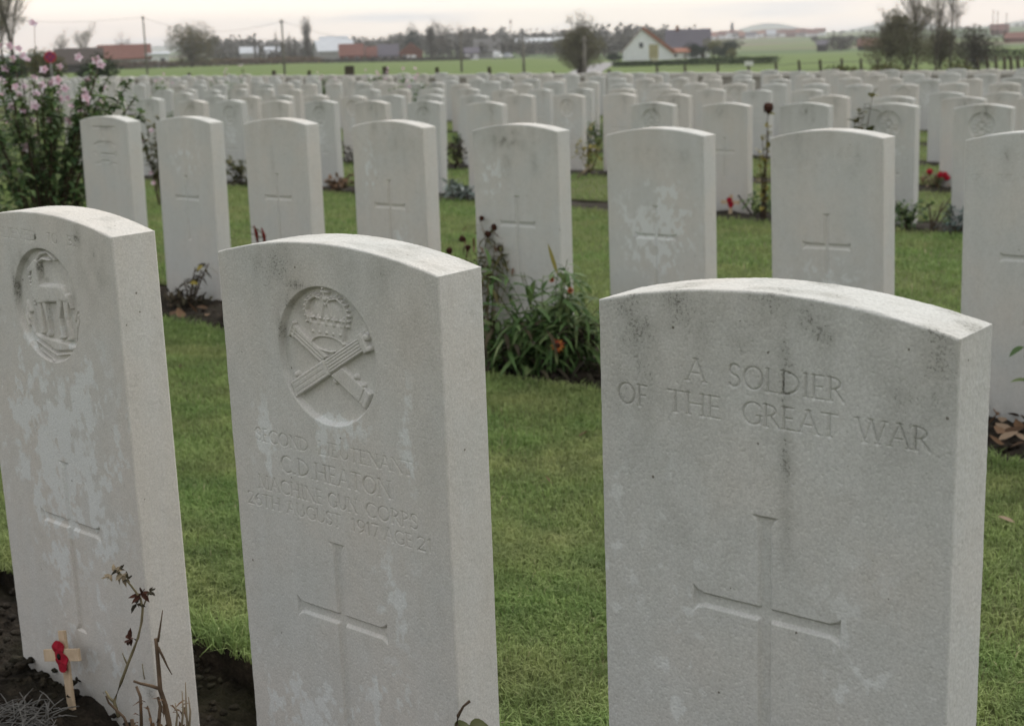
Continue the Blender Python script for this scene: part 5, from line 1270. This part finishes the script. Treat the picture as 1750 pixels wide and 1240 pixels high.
# red round no stopping sign
b = at(87, 80); root = empty('no_stopping_sign', b, -math.atan2(b[0], b[1]), 'round red and blue no stopping sign on a grey post at left', 'road sign'); zc = top_h(87, 97.5, 80); SIGNR = simple('sign_red', (.42, .02, .035), .5, .1, 2); SIGNB = simple('sign_blue', (.10, .03, .14), .5, .1, 2)
def disc(m_, r, y, z, n=28): m_.add([[r * math.cos(2 * math.pi * k / n), y, z + r * math.sin(2 * math.pi * k / n)] for k in range(n)] + [[r * math.cos(2 * math.pi * k / n), y + .02, z + r * math.sin(2 * math.pi * k / n)] for k in range(n)], [list(range(n)), list(range(2 * n - 1, n - 1, -1))] + [[k, k + n, (k + 1) % n + n, (k + 1) % n] for k in range(n)]); return m_
pl = disc(MB(), .30, 0, zc).build('sign_plate', SIGNR, root); disc(MB(), .215, -.024, zc).build('blue_field', SIGNB, pl)
for sg in (1, -1): MB().box((0, -.034 - .006 * sg, zc), (.43, .012, .06), Matrix.Rotation(sg * math.pi / 4, 3, 'Y')).build('red_bar', SIGNR, pl)
MB().tube([[0, .05, -.3], [0, .05, zc + .2]], [.035, .035], 8).build('post', simple('grey_metal_post', (.32, .32, .33), .6, .1, 2), root, True)
# round willow, scrub, poplars
bushy('round_willow', 'broad round olive tree in the field at left', 328, 330, top_h(328, 40, 330), 98 * 330 / 2481., M_WILLOW, 6400, .36, 'tree', 31, 30)
hedge('russet_scrub', 'long band of russet scrub along the far edge of the left field', 182, 545, 335, 345, top_h(320, 104, 340), 1.5, M_RUSSET, 6500, .42, 32)
hedge('russet_scrub', 'grey brown scrub below the sheds in the left middle distance', 545, 800, 352, 365, top_h(650, 101, 355), 1.5, M_FAR, 3600, .45, 33)
bushy('lombardy_poplar', 'tall narrow dark poplar in the left middle distance', 527, 380, top_h(524, 30, 380), 3.0, M_FAR, 1600, .34, 'tree', 34, 14, depth=3.0)
for i, (px, yt) in enumerate(((473, 55), (496, 53), (505, 62), (437, 56))): bushy('thin_poplar', 'slim grey poplar in the distance beside the tall wooden pole at left', px, 420, top_h(px, yt, 420), 1.5, M_FAR, 360, .34, 'tree', 35 + i, 9, 'slim distant poplars')
bushy('brown_poplar', 'broad brownish poplar right of the small red brick house', 737, 385, top_h(737, 41, 385), 3.6, M_FAR, 1500, .36, 'tree', 41, 14)
bushy('dark_spruce', 'dark pointed conifer above the small red brick house', 704, 440, top_h(704, 45, 440), 5.5, M_CONIFER, 1100, .45, 'tree', 42)
bare_tree('bare_tree', 'pair of bare crowns on the skyline right of the brown poplar', 756, 450, top_h(756, 36, 450), .9, None, 0, .3, 2, 43)
bare_tree('bare_tree', 'small bare crown on the skyline left of the long warehouse', 796, 520, top_h(796, 41, 520), .9, None, 0, .3, 2, 44)
# middle distance buildings
gable_house('pale_shed', 'large pale curved roof shed in the left middle distance', 576, 470, 11.5, 16, 3.4, 3.4, 6, GREYW, METAL, cat='shed'); gable_house('pale_shed', 'long pale shed roof behind the curved roof shed', 572, 520, 9.5, 14, 5.2, 3.2, 0, GREYW, METAL, cat='shed')
gable_house('pale_shed', 'small pale roof far left of the tall narrow poplar', 426, 500, 5.5, 9, 3.4, 2.0, 0, GREYW, METAL, cat='shed'); gable_house('pale_shed', 'small pale roof between wooden pole and tall narrow poplar', 466, 500, 4.5, 9, 3.2, 2.0, 0, GREYW, METAL, cat='shed')
gable_house('red_roof_house', 'red roofed house below the pale curved roof shed', 601, 400, 6.2, 7, 2.0, 2.9, 0, BRICKW, TILE, [(-1.5, 1.1, .8, .8), (1.4, 1.1, .8, .8)], hw2=2.0)
gable_house('red_roof_cottage', 'small red roofed cottage right of the red roofed house', 637, 405, 3.2, 6, 1.7, 2.4, 0, BRICKW, TILE, [(0, 1, .8, .8)])
gable_house('grey_roof_house', 'grey roofed house left of the small red brick house', 664, 400, 5.2, 7, 1.8, 2.8, 0, GREYW, SLATE, [(-1.0, 1.1, .8, .8), (1.0, 1.1, .8, .8)])
gable_house('red_brick_house', 'small red brick house with white doors near the dark conifer', 703, 392, 5.8, 6, 2.4, 2.4, 0, BRICKW, ORTILE, [(-1.8, 1.3, .8, .9)], [(.6, 1.2, 1.8, WHITEW), (-.7, .9, 1.8, WHITEW)], ridge='y')
gable_house('low_white_house', 'low whitish house beside the parked pale vehicles in the far middle', 806, 400, 3.6, 5, 1.9, 1.4, 0, WHITEW, SLATE, [(0, 1.1, .8, .8)])
gable_house('grey_barn', 'wide grey roofed barn left of the long warehouse', 833, 460, 7.8, 9, 2.4, 3.6, 0, GREYW, simple('weathered_sheet_roof', (.17, .165, .16), .8, .2, 1), cat='barn')
gable_house('long_warehouse', 'long warehouse with pale roof edge behind the multi stemmed tree', 927, 600, 21, 18, 4.6, 1.4, 0, simple('tan_cladding', (.30, .275, .235), .9, .15, .2), METAL, [(-4, 2.6, 1.6, 1.0), (3, 2.6, 1.6, 1.0)], [(7, 2.4, 2.6, DARKW)], cat='warehouse', verge=.7)
m_ = at(874, 900); root = empty('lattice_mast', m_, 0, 'thin radio mast on the skyline above the long warehouse', 'mast'); hm = top_h(874, 34, 900); t = MB()
for sx_ in (-.5, .5):
    for sy_ in (-.5, .5): t.tube([[sx_, sy_, 0], [sx_ * .4, sy_ * .4, hm]], [.12, .08], 4)
for i in range(14): z = hm * i / 14; t.tube([[-.5, -.5, z], [.5, -.5, z + hm / 14]], [.06, .06], 3); t.tube([[.5, -.5, z], [-.5, -.5, z + hm / 14]], [.06, .06], 3)
t.build('lattice', simple('mast_steel', (.30, .27, .26), .7, .1, 1), root); MB().box((0, 0, hm - 1.2), (1.1, 1.1, 2.2)).build('aerial', simple('mast_aerial', (.35, .25, .22), .7, .1, 1), root)
# multi-stemmed tree by the wall
dd = 120
mt_ = bare_tree('multi_stemmed_tree', 'dense round multi stemmed tree beyond the wall in the middle', 992, dd, top_h(990, 40, dd) * 1.02, .95, M_SAGE, 3500, .12, 5, 51, .075, .6, fork=.12, fill=(8000, 2.2, .45))
# right hand group
dd = 98
for i, (px, yt, sp, st_, lf_, nl, lab) in enumerate(((1515, 32, .8, 3, M_SAGE, 2200, 'leftmost bushy bare tree of the clump at upper right'), (1553, 24, .7, 3, M_SAGE, 2600, 'bushy bare tree second from left in the upper right clump'), (1567, -45, .42, 1, M_SAGE, 250, 'tall bare poplar on the left of the upper right clump'),
      (1600, -60, .45, 1, M_SAGE, 250, 'tallest bare poplar in the middle of the upper right clump'), (1624, -40, .5, 1, None, 0, 'tall bare poplar on the right of the upper right clump'), (1607, 54, .8, 4, M_SAGE, 4200, 'low leafy tree at the foot of the tall bare poplars'))):
    bare_tree('bare_tree' if yt > 0 else 'bare_poplar', lab, px, dd + 2 * i, top_h(px, yt, dd + 2 * i), sp, lf_, nl, .12, st_, 60 + i, .075 if st_ == 1 else .06, .7, fork=.2, fill=(4200, 1.75, .2) if yt > 0 else None)
bushy('dark_pollard', 'broad dark rounded tree right of the tall bare poplars', 1668, 104, top_h(1668, 42, 104), 86 * 104 / 2481., M_FAR, 5200, .13, 'tree', 70, 24)
bushy('bank_scrub', 'low green scrub on the bank before the bare trees', 1525, 62, .75, 3.0, M_OLIVE, 700, .12, 'bush', 71, depth=1.5); bushy('bank_scrub', 'low green scrub left of the bank before the bare trees', 1440, 60, .7, 2.4, M_OLIVE, 600, .12, 'bush', 72, depth=1.4); bushy('bank_scrub', 'low green scrub below the broad dark rounded tree', 1640, 60, .75, 2.0, M_OLIVE, 500, .12, 'bush', 73, depth=1.4)
bushy('distant_thicket', 'grey brown thicket left of the red roofed field barn', 1437, 450, top_h(1437, 58, 450), 10.5, M_FAR, 1500, .5, 'bush', 74)
gable_house('field_barn', 'long red roofed barn in the right hand fields', 1490, 450, 8.0, 7, 1.6, 1.9, 0, DARKW, TILE, cat='barn')
gable_house('field_shed', 'small dark shed left of the grey brown thicket', 1405, 455, 3.0, 4, 2.2, 1.2, 0, DARKW, SLATE, cat='shed')
gable_house('hill_farm', 'long red roofed farm near the right edge on the far slope', 1736, 560, 7.5, 7, 1.7, 1.9, 0, BRICKW, TILE, cat='farm'); gable_house('hill_farm', 'upper red roofed building on the far slope at the right edge', 1708, 900, 10.0, 8, 3.0, 3.2, 0, BRICKW, TILE, cat='farm')
hedge('field_hedge', 'thin dark hedge across the right hand slope behind the posts', 1690, 1790, 150, 150, 1.0, .8, M_HEDGE, 900, .2, 75)
for i, px in enumerate((1696, 1704, 1719)):
    p = at(px, 900); o = MB(); hm = top_h(px, 17 + 3 * i, 900); o.tube([[0, 0, 0], [0, 0, hm]], [.25, .18], 5); o.box((0, 0, hm - .6), (1.6, .3, .25)); q = o.build('distant_pylon', M_TRUNK, None); q.location = p
    tag(q, 'thin distant pole on the skyline at the far right', 'pole', 'distant poles at far right')
# village on the hill
g = random.Random(9)
for i in range(20):
    px = 1215 + i * 9.6 + g.uniform(-3, 3); dd = g.uniform(1250, 1480); wl = g.choice([WHITEW, GREYW, BRICKW]); rf = g.choice([TILE, ORTILE, TILE, SLATE])
    gable_house('village_house', 'tiny house in the village on the right hand hill', px, dd, g.uniform(6, 11), 8, g.uniform(2.6, 3.6), g.uniform(2.6, 3.6), g.uniform(-15, 15), wl, rf, group='village houses on the hill')
gable_house('white_village_house', 'bright white gabled house in the hill village', 1318, 1240, 7.5, 9, 3.2, 3.2, 0, FRAME, METAL)
b = at(1252, 1330); root = empty('village_chapel', b, 0, 'small red roofed chapel with a pointed turret on the hill', 'chapel'); MB().box((0, 3, 2.4), (9, 8, 4.8)).build('wall', WHITEW, root); MB().add([(-5, -1.5, 4.8), (5, -1.5, 4.8), (5, 7.5, 4.8), (-5, 7.5, 4.8), (0, 3, 9)], [[0, 1, 4], [1, 2, 4], [2, 3, 4], [3, 0, 4], [3, 2, 1, 0]]).build('roof', TILE, root); MB().box((0, 3, 9), (2.4, 2.4, 3)).add([(-1.6, 1.4, 10.5), (1.6, 1.4, 10.5), (1.6, 4.6, 10.5), (-1.6, 4.6, 10.5), (0, 3, 15)], [[0, 1, 4], [1, 2, 4], [2, 3, 4], [3, 0, 4]]).build('turret', SLATE, root)
# skyline trees
def crown_mesh(seed, n=210):
    gg = np.random.default_rng(seed); C = [np.array([gg.uniform(-.3, .3), gg.uniform(-.3, .3), gg.uniform(.35, .75)]) for i in range(6)]; P = np.concatenate([c + gg.normal(0, .13, (n // 6, 3)) * np.array([1.2, 1.2, 1.1]) for c in C]); P = P[P[:, 2] > .02]
    n_ = len(P); d_ = gg.normal(size=(n_, 3)); d_ /= np.linalg.norm(d_, axis=1, keepdims=True); a_ = np.cross(d_, gg.normal(size=(n_, 3))); a_ /= np.linalg.norm(a_, axis=1, keepdims=True); L = .17 * gg.uniform(.6, 1.3, (n_, 1))
    V = np.stack([P, P + d_ * L * .5 + a_ * L * .4, P + d_ * L, P + d_ * L * .5 - a_ * L * .4], 1).reshape(-1, 3); t = MB(); t.tube([[0, 0, -.1], [.01, 0, .35], [0, 0, .7]], [.03, .02, .006], 5)
    return mesh_np('skyline_tree_crown', V, [np.arange(n_)[:, None] * 4 + np.array([[0, 1, 2, 3]])], False, {'var': np.repeat(gg.uniform(0, 1, n_), 4)}, [M_FAR]), t.mesh('skyline_tree_trunk', M_TRUNK, True)
CRN = [crown_mesh(s) for s in range(90, 96)]
SKY_X = [350, 420, 520, 640, 700, 860, 900, 1000, 1060, 1100, 1180, 1230, 1400, 1760]; SKY_Y = [69, 68, 70, 66, 58, 56, 60, 52, 50, 48, 50, 55, 54, 50]
for (d0, d1, x0, x1, st0, st1, lo, hi) in ((620, 1150, 352, 1180, 3.8, 7, -4, 10), (430, 600, 380, 1185, 6, 12, 8, 22), (1300, 1800, 1180, 1760, 10, 22, -4, 8), (520, 800, 1395, 1500, 9, 16, 6, 14)):
    px = x0
    while px < x1:
        dd = g.uniform(d0, d1); yt = np.interp(px, SKY_X, SKY_Y) + g.uniform(lo, hi)
        h = min(max(3.5, top_h(px, yt, dd)), 17); ii = g.randrange(6)
        root = empty('skyline_tree', at(px, dd), g.uniform(0, 6), 'small grey brown winter tree on the hazy distant skyline', 'tree', 'trees along the distant skyline')
        s = h / .95; ws = s * g.uniform(.8, 1.45)
        for nm, me in (('trunk', CRN[ii][1]), ('crown', CRN[ii][0])): q = link(nm, me, root); q.scale = (ws, ws, s)
        px += g.uniform(st0, st1)
# poles, wires, posts, fence
M_POLE = simple('grey_pole_wood', (.19, .175, .155), .9, .25, 2); M_POST = simple('dark_fence_post', (.075, .062, .045), .95, .35, 5)
POLES = [(250.5, 27, 210, 'wooden telegraph pole beside the white bungalow at left'), (485, 33, 170, 'tall wooden pole left of the tall narrow poplar'), (788, 54, 165, 'grey pole standing before the grey roofed barn'), (894.5, 66, 150, 'thin dark pole standing before the long warehouse'), (999, 62, 112, 'pale pole in front of the multi stemmed tree')]
tops = []
for (px, yt, dd, lab) in POLES:
    p = at(px, dd); hh = top_h(px, yt, dd); root = empty('telegraph_pole', p, 0, lab, 'pole', 'poles along the road beyond the wall'); MB().tube([[0, 0, -.4], [0, 0, hh]], [.145, .10], 8).build('shaft', M_POLE, root, True)
    MB().box((0, -.1, hh - .35), (.55, .08, .09)).box((-.2, -.1, hh - .25), (.06, .06, .12)).box((.2, -.1, hh - .25), (.06, .06, .12)).build('crossarm', M_POLE, root); tops.append(p + np.array([0, -.1, hh - .2]))
tops.insert(0, at(-160, 240) + np.array([0, 0, top_h(-160, 6, 240)])); M_WIRE = simple('overhead_wire', (.10, .10, .11), .7, .1, 1)
for i in range(3):
    a, b_ = tops[i], tops[i + 1]; t = np.linspace(0, 1, 24)[:, None]; P = a + (b_ - a) * t - np.array([0, 0, 1.0]) * 4 * t * (1 - t) * 1.5
    tag(MB().tube(P, .018, 4).build('overhead_wire', M_WIRE, None, True), ('sagging overhead wire from the left edge to the telegraph pole', 'sagging overhead wire between the two left poles', 'sagging overhead wire right of the tall wooden pole')[i], 'wire')
for i, (px, yt, wd, lab) in enumerate(((595, 114, .38, 'thick dark double post beyond the wall, tallest of the short posts'), (658, 115, .24, 'dark stout short post left of the pink rose bush'), (747, 116, .15, 'thin dark short post left of the grey pole'), (836, 115.5, .15, 'dark short post right of the grey pole'), (466, 122, .15, 'low dark post left of the tall wooden pole'), (526, 122, .13, 'low dark post between tall wooden pole and thick double post'), (1041, 121, .14, 'dark short post right of the multi stemmed tree'), (944, 123, .13, 'low dark post beside the pale road'), (323, 126, .12, 'tiny dark post below the round olive tree'))):
    dd = 57; p = at(px, dd); hh = max(.4, top_h(px, yt, dd)); m_ = MB().box((0, 0, hh / 2 - .15), (wd, .16, hh + .3), None, 0, .94).box((0, 0, hh + .01), (wd * .8, .12, .03)).build('marker_post', M_POST, None); m_.location = p; m_.rotation_euler = (g.uniform(-.03, .03), g.uniform(-.05, .05), 0); tag(m_, lab, 'post')
FP = [(1124, 118, 78), (1173, 113, 77), (1228, 113, 76), (1281, 111, 75), (1329, 108, 74), (1369, 103, 73), (1405, 102, 72), (1441, 100, 72), (1474, 100, 73), (1503, 101, 74)]
FQ = [(1656, 114, 80), (1675, 114, 76), (1692, 113, 72), (1706, 114, 69), (1720, 114, 66), (1733, 114, 64), (1745, 114, 62), (1757, 114, 60)]
for L, gl in ((FP, 'leaning posts of the field fence'), (FQ, 'posts of the fence at far right')):
    last = []
    for i, (px, yt, dd) in enumerate(L):
        p = at(px, dd); hh = max(.9, min(1.45, top_h(px, yt, dd))); lx = g.uniform(-.12, -.03); m_ = MB().tube([[0, 0, -.4], [lx * .5, 0, hh * .5], [lx, 0, hh]], [.075, .07, .065], 7).build('fence_post', M_POST, None, True); m_.location = p
        tag(m_, 'leaning dark timber fence post in the field behind the cottage lawn' if L is FP else 'dark timber fence post in the close row at far right', 'fence post', gl); last.append((p, hh, lx))
    for zf, nm in ((.85, 'upper'), (.5, 'lower')):
        P = [p + np.array([lx * zf, -.09, hh * zf]) for p, hh, lx in last]; tag(MB().tube(P, .012, 4).build('fence_wire', M_WIRE, None, True), f'{nm} wire strung along the ' + ('leaning field fence posts' if L is FP else 'close row of posts at right'), 'wire')
b = at(1280, 74.2); root = empty('field_sign', b, -math.atan2(b[0], b[1]), 'small white plate fixed on a leaning fence post', 'sign'); zc = top_h(1280, 108.5, 74.2); MB().box((0, -.14, zc), (.42, .02, .22)).build('plate', FRAME, root); MB().box((0, -.10, zc - .02), (.05, .06, .34)).build('bracket', M_POST, root)
for i, (px, dd, mt, lab) in enumerate(((850, 392, WHITEW, 'pale parked van in the far middle distance'), (868, 396, METAL, 'silver parked car in the far middle distance'))):
    p = at(px, dd); root = empty('parked_van' if i == 0 else 'parked_car', p, R(80), lab, 'van' if i == 0 else 'car'); hh = 1.9 if i == 0 else 1.4
    MB().box((0, 0, .35 + hh * .25), (4.4, 1.8, hh * .5)).box((-.2, 0, .3 + hh * .68), (2.8 if i else 3.9, 1.65, hh * .42), None, 0, .82).build('body', mt, root); MB().box((-.2, 0, .3 + hh * .68), (2.5, 1.7, hh * .24)).build('window', GLASS, root)
    for sx_ in (-1.35, 1.35):
        for sy_ in (-.8, .8): MB().tube([[sx_, sy_ - .1, .33], [sx_, sy_ + .1, .33]], [.33, .33], 12).build('wheel', DARKW, root)
# ------------------------------------------------------------------ sky, light, air
hz, hnt, hb = nmat('haze_air')
for n_ in list(hnt.nodes):
    if n_.type != 'OUTPUT_MATERIAL': hnt.nodes.remove(n_)
pv = hnt.nodes.new('ShaderNodeVolumePrincipled'); pv.inputs['Density'].default_value = .00029; pv.inputs['Color'].default_value = (.93, .96, 1.0, 1); pv.inputs['Anisotropy'].default_value = .2
hnt.links.new(pv.outputs[0], hnt.nodes['Material Output'].inputs['Volume'])
MB().box((0, 0, 60), (12400, 12400, 190)).build('haze', hz, None, kind='stuff')
w = bpy.data.worlds.new('World'); scene.world = w; w.use_nodes = True
nt = w.node_tree; bg = nt.nodes['Background']
SUN_EL, SUN_AZ = R(40), R(24)          # azimuth measured from straight ahead towards the right
sky = N(nt, 'ShaderNodeTexSky'); sky.sky_type = 'NISHITA'; sky.sun_disc = False; sky.sun_elevation = SUN_EL; sky.sun_rotation = SUN_AZ
sky.air_density = 1.0; sky.dust_density = 2.0
gen = N(nt, 'ShaderNodeTexCoord').outputs['Generated']
sx = N(nt, 'ShaderNodeSeparateXYZ'); nt.links.new(gen, sx.inputs[0])
mp = N(nt, 'ShaderNodeMapping'); mp.inputs['Scale'].default_value = (7, 7, 75); nt.links.new(gen, mp.inputs[0])
cn = noise(nt, mp.outputs[0], 1.0, 5, .5)
mp2 = N(nt, 'ShaderNodeMapping'); mp2.inputs['Scale'].default_value = (2.2, 2.2, 4.5); nt.links.new(gen, mp2.inputs[0])
cn2 = noise(nt, mp2.outputs[0], 1.0, 5, .55)
# warm glow low ahead where the sun stands behind the cloud, paler and cooler above and to the sides
dotx = mth(nt, 'MULTIPLY', mth(nt, 'SUBTRACT', sx.outputs['X'], .06), 1.0)
side = ramp(nt, mth(nt, 'ABSOLUTE', dotx), [(0, (1, 1, 1)), (.42, (0, 0, 0))])
low = ramp(nt, sx.outputs['Z'], [(0.0, (18.2, 14.0, 11.5)), (.05, (16.2, 14.0, 11.9)), (.22, (9.9, 9.7, 9.6)), (1.0, (12.9, 12.7, 12.4))])
low = mixc(nt, mth(nt, 'MULTIPLY', side, .55), low, (16.5, 15.2, 11.6))
cool = mixc(nt, ramp(nt, cn, [(.52, (0, 0, 0)), (.72, (.85, .85, .85))]), low, (9.0, 9.6, 10.4))
cool = mixc(nt, mth(nt, 'MULTIPLY', ramp(nt, cn2, [(.35, (0, 0, 0)), (.7, (.7, .7, .7))]), ramp(nt, sx.outputs['Z'], [(.05, (0, 0, 0)), (.3, (1, 1, 1))])), cool, (7.0, 7.3, 7.8))
colr = mixc(nt, .90, sky.outputs[0], cool)
# the cloud is thinner, and the sky brighter, ahead and to the right than behind the camera
drn = mth(nt, 'ADD', mth(nt, 'MULTIPLY', sx.outputs['Y'], .44), mth(nt, 'ADD', mth(nt, 'MULTIPLY', sx.outputs['X'], .34), .5))
colr = mixc(nt, 1.0, colr, ramp(nt, drn, [(0, (.50, .51, .53)), (.5, (.74, .74, .75)), (1, (1.06, 1.05, 1.03))]), 'MULTIPLY')
nt.links.new(colr, bg.inputs['Color']); bg.inputs['Strength'].default_value = .148
sl = bpy.data.lights.new('sun', 'SUN'); sl.energy = 1.6; sl.angle = R(24); sl.color = (1, .95, .87)
so = bpy.data.objects.new('sun', sl); COL.objects.link(so)
dv = Vector((math.sin(SUN_AZ) * math.cos(SUN_EL), math.cos(SUN_AZ) * math.cos(SUN_EL), math.sin(SUN_EL)))
so.rotation_euler = dv.to_track_quat('Z', 'Y').to_euler(); so.location = (0, 0, 30)
scene.view_settings.view_transform = 'Standard'; scene.view_settings.look = 'None'
scene.view_settings.exposure = 0.0; scene.view_settings.gamma = 1.0; scene.view_settings.use_curve_mapping = False
scene.cycles.max_bounces = 6; scene.cycles.diffuse_bounces = 4; scene.cycles.volume_bounces = 0
scene.cycles.use_denoising = True
